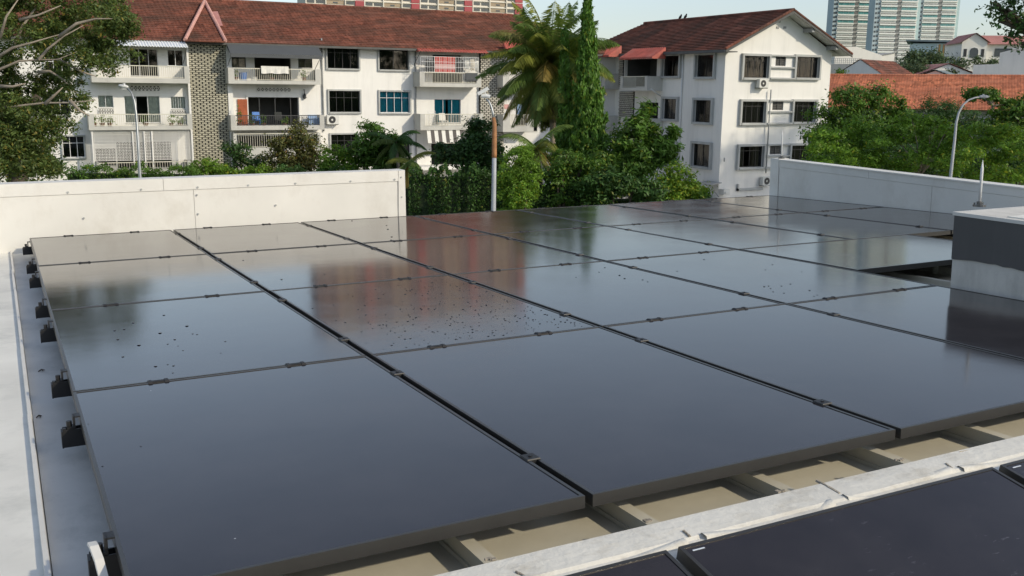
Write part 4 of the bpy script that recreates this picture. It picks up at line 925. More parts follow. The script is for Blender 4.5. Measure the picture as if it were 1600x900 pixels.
    chair(402, 199, .5, 'blue', 'blue plastic chair behind the dark rail of the middle balcony'); chair(437, 199, .6, 'curt', 'grey chair behind the dark rail of the middle balcony'); chair(693, 199, .7, 'whc', 'white chair on the balcony with the teal sliding door')
    u0, u1, z0, z1 = FL.rect(669, 173, 680, 198, .9); b = MB(FL.fr)
    for u in (u0, u1): b.bar((u, .9, z0), (u, .9, z1), .018)
    for i in range(7): b.bar((u0, .9, z0 + .08 + i * (z1 - z0 - .1) / 6), (u1, .9, z0 + .08 + i * (z1 - z0 - .1) / 6), .013)
    b.box(u0, u0 + .04, .5, .9, z0, z0 + .04); b.box(u1 - .04, u1, .5, .9, z0, z0 + .04)
    tag(b.out('drying_rack', MT['walum']), 'white ladder style drying rack on the balcony with the teal door', 'drying rack')
    u0, u1, z0, z1 = FL.rect(483, 184, 499, 196, .8); b = MB(FL.fr); b.box(u0, u1, .4, .8, z0, z1); b.box(u0 + .03, u1 - .03, .38, .42, z1, z1 + .18); tag(b.out('cabinet', MT['lblue']), 'pale blue cabinet at the right end of the middle balcony with dark rail', 'cabinet')
    for x, y, lab in ((475, 146, 'black bird feeder lamp fixed on the wall right of the big dark opening'),):
        u, z = FL.pt(x, y); b = MB(FL.fr); b.tube([(u, .12, z + .25), (u, .12, z), (u, .12, z - .1), (u, .12, z - .28), (u, .12, z - .34)], [.02, .03, .1, .13, .04], 8); b.box(u - .03, u + .03, .002, .12, z + .2, z + .25); tag(b.out('wall_lamp', MT['alum']), 'small black lantern on the white wall right of the wide dark opening', 'lamp')
balcony_things()

# ================================================================ FAR BUILDINGS
def facing(px, d, extra=0.):
    """origin on the ground at pixel column px and depth d, and the turn that faces a local -y front to the lens"""
    p = wor(px, 138 + .012 * (px - 800), d=d); h = math.atan2(p.x - CW.x, p.y - CW.y)
    return Vector((p.x, p.y, 0)), -h + extra
def gabled(name, px, d, w, dep, ze, zr, wm, rm, label, extra=0., along=True, wins=(), cat='house', over=.4, oct_=None):
    o, a = facing(px, d, extra); t = thing(name, o, label, cat, rotz=a)
    b = MB(); h = w / 2
    if along:   # ridge runs across the view
        b.prism([(-h, 0, 0), (-h, 0, ze), (-h, dep / 2, zr), (-h, dep, ze), (-h, dep, 0)], (w, 0, 0)); b.out('wall', MT[wm], t)
        b = MB(); k = (zr - ze) / (dep / 2); n = max(6, int(dep * 1.6)); courses(b, (-h - over, -over, ze - over * k + .1), (h + over, -over, ze - over * k + .1), (h + over, dep / 2, zr + .1), (-h - over, dep / 2, zr + .1), n); courses(b, (h + over, dep + over, ze - over * k + .1), (-h - over, dep + over, ze - over * k + .1), (-h - over, dep / 2, zr + .1), (h + over, dep / 2, zr + .1), n)
        b.box(-h - over, h + over, -over, -over + .08, ze - over * k - .05, ze - over * k + .1)
    else:
        b.prism([(-h, 0, 0), (h, 0, 0), (h, 0, ze), (0, 0, zr), (-h, 0, ze)], (0, dep, 0)); b.out('wall', MT[wm], t)
        b = MB(); k = (zr - ze) / h; n = max(6, int(w * 1.2)); courses(b, (-h - over, dep, ze - over * k + .1), (-h - over, -over, ze - over * k + .1), (0, -over, zr + .1), (0, dep, zr + .1), n); courses(b, (h + over, -over, ze - over * k + .1), (h + over, dep, ze - over * k + .1), (0, dep, zr + .1), (0, -over, zr + .1), n)
    b.out('roof', MT[rm], t, fix=False)
    for x0, x1, z0, z1 in wins:
        b = MB(); b.box(x0 - .12, x1 + .12, -.08, .02, z0 - .12, z1 + .12); w_ = b.out('window', MT['white'], t); b = MB(); b.box(x0, x1, -.1, -.085, z0, z1); b.out('pane', MT['twind'], w_)
    return t
def zpx(px, py, d): return 6 + (138 + .012 * (px - 800) - py) / FPX * d

def far_buildings():
    # long orange roof
    d = 92; px = 1475; o, a = facing(px, d)
    t = thing('long_building', o, 'long low building with an orange tiled roof behind the right hand trees', 'building', rotz=a)
    sc = d / FPX; x0, x1 = (1262 - px) * sc, (1760 - px) * sc; ze, zr = zpx(px, 171, d - 1), zpx(px, 119.5, d + 6)
    b = MB(); b.prism([(x0 + .5, 0, 0), (x0 + .5, 0, ze + .3), (x0 + .5, 6, zr - .15), (x0 + .5, 12, ze + .3), (x0 + .5, 12, 0)], (x1 - x0 - 1, 0, 0)); b.out('wall', MT['shade'], t)
    b = MB(); courses(b, (x0, -.8, ze), (x1, -.8, ze), (x1, 6, zr), (x0, 6, zr), 26, .06); courses(b, (x1, 12.8, ze), (x0, 12.8, ze), (x0, 6, zr), (x1, 6, zr), 20, .06); r = b.out('roof', MT['otile'], t, fix=False)
    b = MB(); b.tube([(x0, 6, zr + .05), (x1, 6, zr + .05)], .12, 8); b.out('ridge_cap', MT['otile'], r)
    for i in range(9):
        xx = (1330 + i * 34 - px) * sc; b = MB(); b.box(xx, xx + 1.2, -.06, .02, 1.2, ze - .7); w = b.out('window', MT['balc'], t); b = MB(); b.box(xx + .1, xx + 1.1, -.08, -.065, 1.3, ze - .8); b.out('pane', MT['twind'], w)
    # white stepped wall at far right
    d = 112; px = 1570; o, a = facing(px, d); sc = d / FPX
    t = thing('white_building', o, 'plain white building with a stepped wall at the far right above the orange roof', 'building', rotz=a)
    b = MB(); b.prism([((1521 - px) * sc, 0, 0), ((1521 - px) * sc, 0, zpx(1521, 102, d)), ((1557 - px) * sc, 0, zpx(1557, 101, d)), ((1557 - px) * sc, 0, zpx(1557, 84, d)), ((1572 - px) * sc, 0, zpx(1572, 80, d)), ((1700 - px) * sc, 0, zpx(1700, 80, d)), ((1700 - px) * sc, 0, 0)], (0, 8, 0)); b.out('wall', MT['white'], t)
    b = MB(); b.box((1572 - px) * sc, (1700 - px) * sc, -.1, 8.1, zpx(1600, 80, d), zpx(1600, 80, d) + .15); b.out('coping', MT['white'], t)
    # house with pink roof
    d = 150; sc = d / FPX
    o, a = facing(1515, d, .28); t = thing('house', o, 'cream house with pink roof and arched window, upper right', 'house', rotz=a)
    w = 37 * sc / 2; ze, zr = zpx(1515, 68, d), zpx(1515, 55.5, d)
    b = MB(); b.prism([(-w, 0, 0), (w, 0, 0), (w, 0, ze), (0, 0, zr), (-w, 0, ze)], (0, 9, 0)); b.box(w, w + 9, 1.5, 9, 0, ze - .2); b.out('wall', MT['white2'], t)
    b = MB(); k = (zr - ze) / w; courses(b, (-w - .4, 9, ze - .4 * k + .1), (-w - .4, -.4, ze - .4 * k + .1), (0, -.4, zr + .1), (0, 9, zr + .1), 8); courses(b, (w + .4, -.4, ze - .4 * k + .1), (w + .4, 9, ze - .4 * k + .1), (0, 9, zr + .1), (0, -.4, zr + .1), 8); courses(b, (w, .9, ze - .3), (w + 10, .9, ze - .3), (w + 10, 5, zr), (0, 5, zr), 8); b.out('roof', MT['pinkroof'], t, fix=False)
    zc = zpx(1515, 84, d); pts = [(-.62, zc - .75), (.62, zc - .75), (.62, zc + .3), (.45, zc + .62), (0, zc + .75), (-.45, zc + .62), (-.62, zc + .3)]
    b = MB(); b.prism([(x * 1.12, -.03, zc + (z - zc) * 1.12) for x, z in pts], (0, .04, 0)); wn = b.out('window', MT['white'], t); b = MB(); b.prism([(x, -.05, z) for x, z in pts], (0, .015, 0)); b.out('pane', MT['twind'], wn)
    for s in (-1, 1): b = MB(); b.box(s * 1.25 - .22, s * 1.25 + .22, -.04, .02, zc - .6, zc + .55); b.out('shutter', MT['alum'], t)
    b = MB(); b.box(w + 1.6, w + 4.6, 1.4, 1.52, zc - .5, zc + .7); b.out('balcony_opening', MT['twind'], t)
    # striped clad building
    d = 210; sc = d / FPX; px = 1460; o, a = facing(px, d)
    t = thing('clad_building', o, 'pale blue clad building with orange and green stripes and flat grey roof', 'building', rotz=a)
    b = MB(); b.box((1418 - px) * sc, (1505 - px) * sc, 0, 14, 0, zpx(px, 70, d)); b.out('wall', MT['cgr'], t)
    b = MB(); b.hexa([((1412 - px) * sc, -1, zpx(1412, 66, d)), ((1500 - px) * sc, -1, zpx(1500, 70, d)), ((1500 - px) * sc, 15, zpx(1500, 70, d)), ((1412 - px) * sc, 15, zpx(1412, 66, d)), ((1412 - px) * sc, -1, zpx(1412, 63.5, d)), ((1500 - px) * sc, -1, zpx(1500, 67, d)), ((1500 - px) * sc, 15, zpx(1500, 67, d)), ((1412 - px) * sc, 15, zpx(1412, 63.5, d))]); b.out('flat_roof', MT['slate'], t)
    for k, x in enumerate(range(1454, 1497, 3)):
        b = MB(); b.box((x - px) * sc, (x + 2.2 - px) * sc, -.25, -.01, 0, zpx(x, 71.5, d)); b.out('cladding_stripe', MT[['cgr', 'white', 'cy', 'cgn', 'cy', 'white', 'cgn'][k % 7]], t)
    # small houses behind the orange roof
    d = 118; sc = d / FPX
    o, a = facing(1340, d, -.45); t = thing('house', o, 'white gabled house end with a dark red roof beside the big white gable', 'house', rotz=a)
    w = 3.4; ze, zr = zpx(1345, 121, d), zpx(1345, 95, d)
    b = MB(); b.prism([(-w, 0, 0), (w, 0, 0), (w, 0, ze), (0, 0, zr), (-w, 0, ze)], (0, 9, 0)); b.out('wall', MT['white'], t)
    b = MB(); courses(b, (w + .3, -.1, ze - .2), (w + .3, 9.2, ze - .2), (0, 9.2, zr + .08), (0, -.1, zr + .08), 9); courses(b, (-w - .3, 9.2, ze - .2), (-w - .3, -.1, ze - .2), (0, -.1, zr + .08), (0, 9.2, zr + .08), 9); b.out('roof', MT['rtile'], t, fix=False)
    d = 170; px = 1365; sc = d / FPX; o, a = facing(px, d, .5)
    t = thing('cream_building', o, 'cream building with a sloping parapet below the pale towers', 'building', rotz=a)
    b = MB(); b.prism([((1296 - px) * sc, 0, 0), ((1296 - px) * sc, 0, zpx(1296, 76, d)), ((1331 - px) * sc, 0, zpx(1331, 75, d)), ((1374 - px) * sc, 0, zpx(1374, 88, d)), ((1374 - px) * sc, 0, 0)], (0, 12, 0)); b.out('wall', MT['white2'], t)
    b = MB(); b.prism([((1374.5 - px) * sc, 1, 0), ((1374.5 - px) * sc, 1, zpx(1374, 89, d)), ((1400 - px) * sc, 1, zpx(1400, 84, d)), ((1400 - px) * sc, 1, 0)], (0, 10, 0)); b.out('side_wing', MT['white2'], t)
    b = MB(); b.hexa([((1374 - px) * sc, .8, zpx(1374, 88.6, d)), ((1401 - px) * sc, .8, zpx(1400, 83.6, d)), ((1401 - px) * sc, 11.2, zpx(1400, 83.6, d)), ((1374 - px) * sc, 11.2, zpx(1374, 88.6, d)), ((1374 - px) * sc, .8, zpx(1374, 87.8, d)), ((1401 - px) * sc, .8, zpx(1400, 82.8, d)), ((1401 - px) * sc, 11.2, zpx(1400, 82.8, d)), ((1374 - px) * sc, 11.2, zpx(1374, 87.8, d))]); b.out('wing_coping', MT['shade'], t)
    d = 140; px = 1315; sc = d / FPX; o, a = facing(px, d)
    t = thing('grey_building', o, 'grey stone building with rooftop wire fence just right of the big gable', 'building', rotz=a)
    b = MB(); b.box((1285 - px) * sc, (1345 - px) * sc, 0, 8, 0, zpx(px, 101, d)); b.out('wall', MT['shade'], t)
    b = MB(); zt = zpx(px, 101, d)
    for i in range(19): x = (1287 + i * 3 - px) * sc; b.box(x - .03, x + .03, .1, .16, zt, zt + .75)
    for z in (.25, .5, .75): b.box((1287 - px) * sc, (1341 - px) * sc, .11, .15, zt + z - .02, zt + z + .02)
    b.out('rooftop_fence', MT['pipe'], t, kind='stuff')
    gabled('house', 1478, 125, 8.5, 9, zpx(1480, 121, 125), zpx(1480, 101.5, 125), 'white', 'pinkroof', 'low white gabled house with faded red roof between round tree and white building', .35, False)
    gabled('house', 1390, 135, 5, 7, zpx(1390, 118, 135), zpx(1390, 103, 135), 'balc', 'slate', 'small pale gabled house left of the round trees', .2, False)
    gabled('house', 1458, 104, 3.6, 5, zpx(1458, 121, 104), zpx(1458, 111.5, 104), 'white', 'slate', 'tiny grey roofed gable peeking over the orange roof', -.2, False)

    # three pale condominium towers
    def tower(px, x0, x1, d, ytop, label, extra, side):
        sc = d / FPX; w = (x1 - x0) * sc * 1.07; o, a = facing((x0 + x1) / 2, d, extra)
        t = thing('condominium_tower', o, label, 'tower', 'pale condominium towers', rotz=a)
        fh = 2.95; H = zpx(px, ytop, d); nf = int(H / fh); h = w / 2; bay = w * .40
        b = MB(); b.box(-h, h, .6, 14, 0, H); b.out('wall', MT['cond'], t)
        b = MB(); b.box(-.05 * w, .05 * w, .3, .59, 0, H); c = b.out('core_recess', MT['condd'], t)
        b = MB(); [b.box(-.05 * w, .05 * w, .1, .29, k * fh, k * fh + .9) for k in range(nf)]; b.out('landings', MT['shade'], c, kind='stuff')
        b = MB(); b.box(h + .01, h + w * .09, .9, 13, 0, H); b.out('end_strip', MT['condb'], t)
        b = MB(); b.box(-h - side, -h - .01, .9, 11, 0, H); sd = b.out('side_bay', MT['cside'], t)
        g = MB()
        for k in range(1, nf): [g.box(-h - side + side * q - .8, -h - side + side * q + .4, .75, .88, k * fh + .9, k * fh + 2.1) for q in (.35, .8)]
        g.out('side_windows', MT['twind'], sd, kind='stuff')
        for k in range(1, nf):
            z = k * fh; vis = zpx(px, 120, d) < z < zpx(px, -12, d) + fh
            green = (k % 2 == 0) and z > zpx(px, 50, d)
            for s in (-1, 1):
                a0 = -h + .01 * w if s < 0 else .06 * w
                b = MB(); n = 3; pw = (bay + .03 * w) / n
                for i in range(n): b.box(a0 + i * pw + .12, a0 + (i + 1) * pw - .12, .45, .595, z + .85, z + (2.75 if green else 1.5))
                b.out('window_band', MT['condg' if green else 'condd'], t)
            b = MB(); b.box(-h, -.055 * w, -.25, .44, z - .25, z + .75); b.box(.055 * w, h, -.25, .44, z - .25, z + .75); b.out('balcony_band', MT['cond'], t)
    tower(1330, 1301, 1356, 700, -95, 'pale condominium tower, leftmost of three, nearest to the gable roof', .42, 9 * .35)
    tower(1395, 1367, 1421, 660, -110, 'pale condominium tower in the middle of the three on the skyline', .42, 11 * .35)
    tower(1450, 1432, 1481, 720, -2, 'pale condominium tower, rightmost of three, its top floor just in view', .42, 10 * .35)

    # red and cream slab block behind the left apartment block
    Y = 440; xl, xr = wor(478, 10, y=Y).x, wor(817, 10, y=Y).x; fh = 2.75; nf = 33
    t = thing('housing_slab', ((xl + xr) / 2, Y, 0), 'tall cream and red housing slab rising behind the long tiled roof', 'tower')
    b = MB(); zu = 20 * fh; b.box(xl, xr, Y + .6, Y + 14, 0, zu); b.out('wall', MT['hdbw'], t); b = MB(); b.box(xl, xr, Y + .6, Y + 14, zu, nf * fh); b.out('upper_wall', MT['hdbp'], t)
    b = MB(); b.box(xl + 4, xr - 4, Y + 4, Y + 11, nf * fh, nf * fh + 4); b.out('plant_room', MT['hdbw'], t)
    cols = 12; cw = (xr - xl) / cols
    zlo = zpx(650, 40, 450)
    red = MB(); redv = {}; win = MB(); rec = MB(); slab = MB(); up = MB()
    for c in range(cols):
        x = xl + c * cw; typ = c % 3
        for k in range(nf):
            z = k * fh; seen = zlo - 6 < z < zlo + 24
            if typ == 2 or c == cols - 1:
                m = MB() if seen else red
                m.box(x + cw * .52, x + cw * .98, Y - .2, Y + .58, z + .35, z + fh - .05)
                if seen: m.out('red_panel', MT['hdbr'], t)
                m = MB() if seen else win
                m.box(x + cw * .06, x + cw * .46, Y + .35, Y + .59, z + 1.0, z + 2.2)
                if seen: m.out('window', MT['twind'], t)
            elif typ == 1:
                m = MB() if seen else rec
                m.box(x + cw * .05, x + cw * .95, Y + .3, Y + .59, z + .9, z + fh - .2)
                if seen: m.out('corridor_recess', MT['hdbt'], t)
                m = MB() if seen else win
                m.box(x + cw * .38, x + cw * .62, Y + .2, Y + .29, z + 1.1, z + 1.8)
                if seen: m.out('window', MT['twind'], t)
            else:
                m = MB() if seen else win
                m.box(x + cw * .08, x + cw * .44, Y + .35, Y + .59, z + .95, z + 2.2); m.box(x + cw * .54, x + cw * .92, Y + .35, Y + .59, z + .95, z + 2.2)
                if seen: m.out('window', MT['twind'], t)
        slab.box(x - .25, x + .25, Y - .35, Y + .6, 0, zu); up.box(x - .25, x + .25, Y - .35, Y + .6, zu + .2, nf * fh)
    for k in range(nf + 1): (slab if k <= 20 else up).box(xl, xr, Y - .1, Y + .6, k * fh - .18, k * fh + .18)
    red.out('red_panels', MT['hdbq'], t, kind='stuff'); win.out('windows', MT['twind'], t, kind='stuff'); rec.out('recesses', MT['hdbt'], t, kind='stuff'); slab.out('floor_bands', MT['hdbw'], t); up.out('upper_floor_bands', MT['hdbp'], t)
far_buildings()

# ================================================================ LAMP POSTS
def lamps():
    # left street lamp with curved arm
    d = 37; base = wor(219, 279, d=d); base.z = GZ
    t = thing('street_lamp', base, 'curved grey street lamp in front of the first balcony bay, left', 'street lamp')
    p0 = wor(219, 279, d=d); p1 = wor(214.5, 205, d=d); pts = [Vector((base.x, base.y, GZ)), p0, p1, wor(213, 180, d=d), wor(210, 158, d=d), wor(205, 144, d=d), wor(199, 137.5, d=d)]
    m = MB(); m.tube(pts, [.07, .06, .048, .044, .04, .034, .03], 10); m.out('pole', MT['steel'], t, smooth=True)
    h = wor(194, 135, d=d); r = (wor(200, 137, d=d) - wor(186, 135, d=d)).normalized()
    m = MB(); m.tube([h + r * .16, h + r * .1, h - r * .05, h - r * .2, h - r * .22], [.025, .06, .07, .05, .015], 10); m.tube([h + Vector((0, 0, .035)), h + Vector((0, 0, .11))], [.05, .045], 8); m.out('lamp_head', MT['lampw'], t, smooth=True)
    m = MB(); m.box(h.x - .09, h.x + .06, h.y - .06, h.y + .06, h.z - .115, h.z - .08); m.out('lens', MT['lens'], t)
    # middle post: orange wrap and floodlight
    d = 26; b0 = wor(771, 328, d=d); base = Vector((b0.x, b0.y, GZ))
    t = thing('street_lamp', base, 'lamp post wrapped in orange sheathing with a tilted white floodlight, centre', 'street lamp')
    x = lambda y: 772.3 - (y - 240) * .012
    m = MB(); m.tube([base, wor(771, 330, d=d), wor(x(275), 275, d=d), wor(x(245), 245, d=d)], [.068, .064, .060, .058], 12); m.out('pole', MT['postg'], t, smooth=True)
    m = MB(); m.tube([wor(x(247), 247, d=d), wor(x(240), 240, d=d), wor(x(215), 215, d=d), wor(x(195), 195, d=d), wor(771, 184, d=d)], [.062, .066, .064, .058, .05], 12); m.out('orange_wrap', MT['rust'], t, smooth=True)
    m = MB(); m.tube([wor(771, 185, d=d), wor(770, 176, d=d), wor(767.5, 166, d=d), wor(764, 159, d=d), wor(760, 154.5, d=d)], [.034, .03, .027, .026, .026], 10); m.out('arm', MT['steel'], t, smooth=True)
    c, e = wor(747, 147.5, d=d), wor(763.5, 138, d=d); ax = (e - c).normalized(); fw = ray(755, 143).normalized(); up = ax.cross(fw).normalized()
    m = MB(); q = [c - up * .035 - fw * .10, e - up * .035 - fw * .10, e - up * .035 + fw * .10, c - up * .035 + fw * .10]; 
    m.hexa(q + [v + up * .085 for v in q]); hd = m.out('floodlight', MT['lampw'], t)
    m = MB(); lo = [c.lerp(e, .06) + up * .052 - fw * .09, c.lerp(e, .94) + up * .052 - fw * .09, c.lerp(e, .94) + up * .052 + fw * .09, c.lerp(e, .06) + up * .052 + fw * .09]; m.hexa(lo + [v + up * .006 for v in lo]); m.out('lens', MT['lens'], hd)
    k = wor(760, 150, d=d); m = MB(); m.tube([wor(752, 150, d=d), k, wor(766, 151, d=d)], [.05, .055, .045], 8); m.tube([k, c.lerp(e, .6)], .022, 6); m.out('bracket', MT['lampw'], t)
    # right street lamp
    d = 34.5; b0 = wor(1486, 268, d=d); base = Vector((b0.x, b0.y, GZ))
    t = thing('street_lamp', base, 'tall grey street lamp with a long curved arm among the right hand trees', 'street lamp')
    pts = [base] + [wor(*q, d=d) for q in ((1486, 268), (1491.5, 220), (1494, 192), (1498, 176), (1505, 163.5), (1514, 156), (1524, 152.5), (1530, 151.8))]
    m = MB(); m.tube(pts, [.06, .055, .048, .043, .039, .035, .031, .028, .026], 10); m.out('pole', MT['postg'], t, smooth=True)
    h = wor(1536, 151, d=d); r = (wor(1545, 152, d=d) - wor(1530, 152, d=d)).normalized()
    m = MB(); m.tube([h - r * .15, h - r * .1, h + r * .05, h + r * .17, h + r * .22], [.025, .05, .06, .045, .015], 10); m.tube([h + Vector((0, 0, .03)), h + Vector((0, 0, .09))], [.04, .035], 8); m.out('lamp_head', MT['postg'], t, smooth=True)
lamps()

# ================================================================ VEGETATION
def leafmesh(name, C, size, m, parent=None, origin=(0, 0, 0), up=.5, droop=0., aspect=.45, shade=None, yellow=.06, kind=None, rng=None, out=None):
    g = rng or RN; n = len(C); C = np.asarray(C)
    N = g.normal(size=(n, 3)); N /= np.linalg.norm(N, axis=1)[:, None]
    N[:, 2] += up * 1.6
    if out is not None: N += out * .9
    N /= np.linalg.norm(N, axis=1)[:, None]
    A = g.normal(size=(n, 3)); A[:, 2] -= droop * 2.5; A -= N * (A * N).sum(1)[:, None] * (1 if droop < .9 else .3); A /= np.linalg.norm(A, axis=1)[:, None] + 1e-9
    B = np.cross(N, A); B /= np.linalg.norm(B, axis=1)[:, None] + 1e-9
    s = size * g.uniform(.6, 1.35, n)[:, None]
    V = np.empty((n, 4, 3)); V[:, 0] = C - A * s * .5; V[:, 1] = C + B * s * aspect * .5 + A * s * .05; V[:, 2] = C + A * s * .5 - N * s * .08; V[:, 3] = C - B * s * aspect * .5 + A * s * .05
    V = V.reshape(-1, 3) - np.array(ORG[parent.name] if parent else origin)
    me = bpy.data.meshes.new(name); me.vertices.add(4 * n); me.vertices.foreach_set('co', V.ravel().astype(np.float32))
    me.loops.add(4 * n); me.loops.foreach_set('vertex_index', np.arange(4 * n, dtype=np.int32)); me.polygons.add(n)
    me.polygons.foreach_set('loop_start', np.arange(0, 4 * n, 4, dtype=np.int32)); me.polygons.foreach_set('loop_total', np.full(n, 4, np.int32)); me.update(calc_edges=True)
    t = np.clip(g.normal(.5, .22, n) + (shade if shade is not None else 0), 0, 1); y = (g.random(n) < yellow) * g.random(n)
    col = np.ones((n, 4, 4), np.float32); col[:, :, 0] = t[:, None]; col[:, :, 1] = y[:, None]; col[:, :, 2] = 0
    at = me.color_attributes.new('tint', 'FLOAT_COLOR', 'POINT'); at.data.foreach_set('color', col.ravel())
    me.materials.append(m)
    return put(name, me, parent, origin, kind=kind)
def cloud(lobes, n, clump=.3, fill=.35, g=None, sub=1.):
    """leaf positions in clumps spread through ellipsoids; lobes = [(centre, (rx,ry,rz))]"""
    g = g or RN; w = np.array([l[1][0] * l[1][1] + l[1][0] * l[1][2] for l in lobes]); w = w / w.sum()
    P, S, O = [], [], []
    for (c, r), k in zip(lobes, w):
        r = np.array(r); nl = max(12, int(n * k)); nc = max(5, int(sub * 2.2 * (r[0] * r[2] + r[0] * r[1]) / clump ** 2))
        D = g.normal(size=(nc, 3)); D /= np.linalg.norm(D, axis=1)[:, None]
        rad = np.where(g.random(nc) < fill, g.random(nc) ** .5 * .8, g.uniform(.8, 1.08, nc))
        cc = np.array(c) + D * r * rad[:, None]; cs = g.normal(0, .23, nc); cr = g.uniform(.55, 1.25, nc) * clump
        i = g.integers(0, nc, nl); off = g.normal(size=(nl, 3)) * cr[i][:, None] * np.array([.55, .55, .40])
        P.append(cc[i] + off); S.append(cs[i]); O.append(D[i] * .5 + off / (cr[i][:, None] + .01) * .35)
    return np.concatenate(P), np.concatenate(S), np.concatenate(O)
def lob(px, py, d, rx, rz, ry=None):
    k = d / FPX; return (wor(px, py, d=d), (rx * k, (ry if ry is not None else rx * .9) * k, rz * k))
def tree(name, base, label, cat, lobes, n, size, m, bark='dbark', tr=.16, clump=.35, fork=None, group=None, branches=True, fill=.35, trunk=True, sub=1., **kw):
    bp = wor(base[0], base[1], d=base[2]); o = Vector((bp.x, bp.y, GZ if base[2] < 70 else 0))
    t = thing(name, o, label, cat, group)
    if name in ('shrub', 'bush', 'croton_bush'):                 # these leaf right down to the ground
        lo = min(l[0].z - l[1][2] for l in lobes); k = max(.3, (lo - o.z) / 2 + .25)
        lobes = lobes + [(Vector((l[0].x, l[0].y, o.z + k)), (l[1][0] * .95, l[1][1], k)) for l in sorted(lobes, key=lambda l: l[0].z)[:2]]; n = int(n * 1.75)
    P, S, O = cloud(lobes, n, clump, fill, sub=sub)
    P[:, 2] = np.maximum(P[:, 2], o.z + .03)
    leafmesh('crown', P, size, MT[m], t, shade=S, out=O, **kw)
    if trunk:
        top = fork or (sum((Vector(l[0]) for l in lobes), Vector()) / len(lobes)); top = Vector(top); 
        f = o.lerp(Vector((top.x, top.y, top.z)), .55); f.z = min(l[0].z - l[1][2] * .4 for l in lobes) if fork is None else fork[2]; f.z = max(f.z, o.z + .4)
        b = MB(); q = [o + (f - o) * s + Vector((rnd.uniform(-.06, .06), rnd.uniform(-.06, .06), 0)) * (s > 0) for s in (0, .3, .65, 1)]
        b.tube(q, [tr * 1.35, tr, tr * .85, tr * .72], 10); b.out('trunk', MT[bark], t, smooth=True)
        if branches:
            b = MB()
            for c, r in lobes:
                e = Vector(c); mid = f.lerp(e, .5) + Vector((rnd.uniform(-.2, .2), rnd.uniform(-.2, .2), rnd.uniform(0, .25)))
                b.tube([f, mid, e], [tr * .55, tr * .36, tr * .16], 6)
                for _ in range(3):
                    e2 = e + Vector((rnd.uniform(-1, 1) * r[0], rnd.uniform(-1, 1) * r[1], rnd.uniform(-.3, .9) * r[2])) * .85; b.tube([mid.lerp(e, .5), e.lerp(e2, .4) + Vector((0, 0, .08)), e2], [tr * .2, tr * .13, tr * .05], 5)
            b.out('limbs', MT[bark], t, smooth=True)
    return t

def rain_tree():
    d = 30; L = []
    for px, py, rx, rz in ((150, 35, 55, 34), (95, 60, 50, 30), (170, 70, 40, 26), (60, 20, 60, 36), (20, 60, 60, 36), (120, 100, 34, 18), (172, 100, 26, 13), (85, 130, 42, 24), (30, 140, 46, 30), (105, 160, 32, 20), (60, 190, 44, 24), (15, 210, 40, 36), (95, 205, 26, 17), (70, 238, 32, 20), (25, 258, 42, 24), (-40, 100, 60, 60), (-50, 190, 50, 60), (-30, -40, 90, 50), (80, -50, 90, 40), (-100, 30, 80, 70), (165, 10, 38, 26), (75, 262, 22, 14), (182, 45, 32, 22), (20, 185, 40, 20), (35, 220, 36, 22), (10, 240, 36, 24), (48, 255, 30, 16), (5, 170, 40, 20), (45, 170, 34, 16)):
        L.append(lob(px, py, d + rnd.uniform(-2.2, 2.0) - (1.5 if len(L) > 22 else 0), rx, rz))
    o = wor(22, 262, d=30); o.z = GZ
    t = thing('rain_tree', o, 'large feathery rain tree with pale bare limbs at the left edge', 'tree')
    P, S, O = cloud(L, 92000, .25, .25, sub=.75)
    leafmesh('crown', P, .112, MT['lf_rain'], t, shade=S, aspect=.42, out=O, yellow=.16)
    b = MB(); W_ = lambda x, y, dd=30: wor(x, y, d=dd)
    b.tube([o, W_(24, 240), W_(20, 205), W_(5, 170), W_(-20, 120)], [.36, .28, .24, .18, .14], 12); b.tube([W_(20, 205), W_(34, 180), W_(60, 150)], [.24, .17, .1], 8); b.out('trunk', MT['dbark'], t, smooth=True)
    b = MB()
    for q in (((-30, 175), (30, 165), (70, 162), (110, 160), (150, 157)), ((-30, 118), (0, 110), (30, 97), (60, 92), (90, 93), (120, 82)), ((-20, 100), (20, 75), (50, 65), (92, 56)), ((60, 92), (75, 75), (100, 55), (130, 40)), ((0, 60), (10, 25), (30, -5)), ((-30, 210), (0, 200), (20, 203)), ((60, 112), (78, 112), (95, 122), (105, 130)), ((-10, 135), (20, 137), (40, 130)), ((30, 30), (60, 22), (95, 8)), ((20, 75), (35, 40), (55, 12), (80, -10)), ((70, 162), (85, 150), (98, 138)), ((90, 93), (110, 100), (128, 112), (150, 118)), ((92, 56), (120, 38), (150, 28), (175, 30)), ((110, 160), (125, 172), (140, 180))):
        dd = 30 + rnd.uniform(-3.0, -1.2); r0 = rnd.uniform(.045, .065); b.tube([W_(x, y + rnd.uniform(-2, 2), dd + rnd.uniform(-.1, .1)) for x, y in q], [r0 * (1 - .8 * i / (len(q) - 1)) for i in range(len(q))], 6)
    b.out('limbs', MT['bark'], t, smooth=True)
rain_tree()

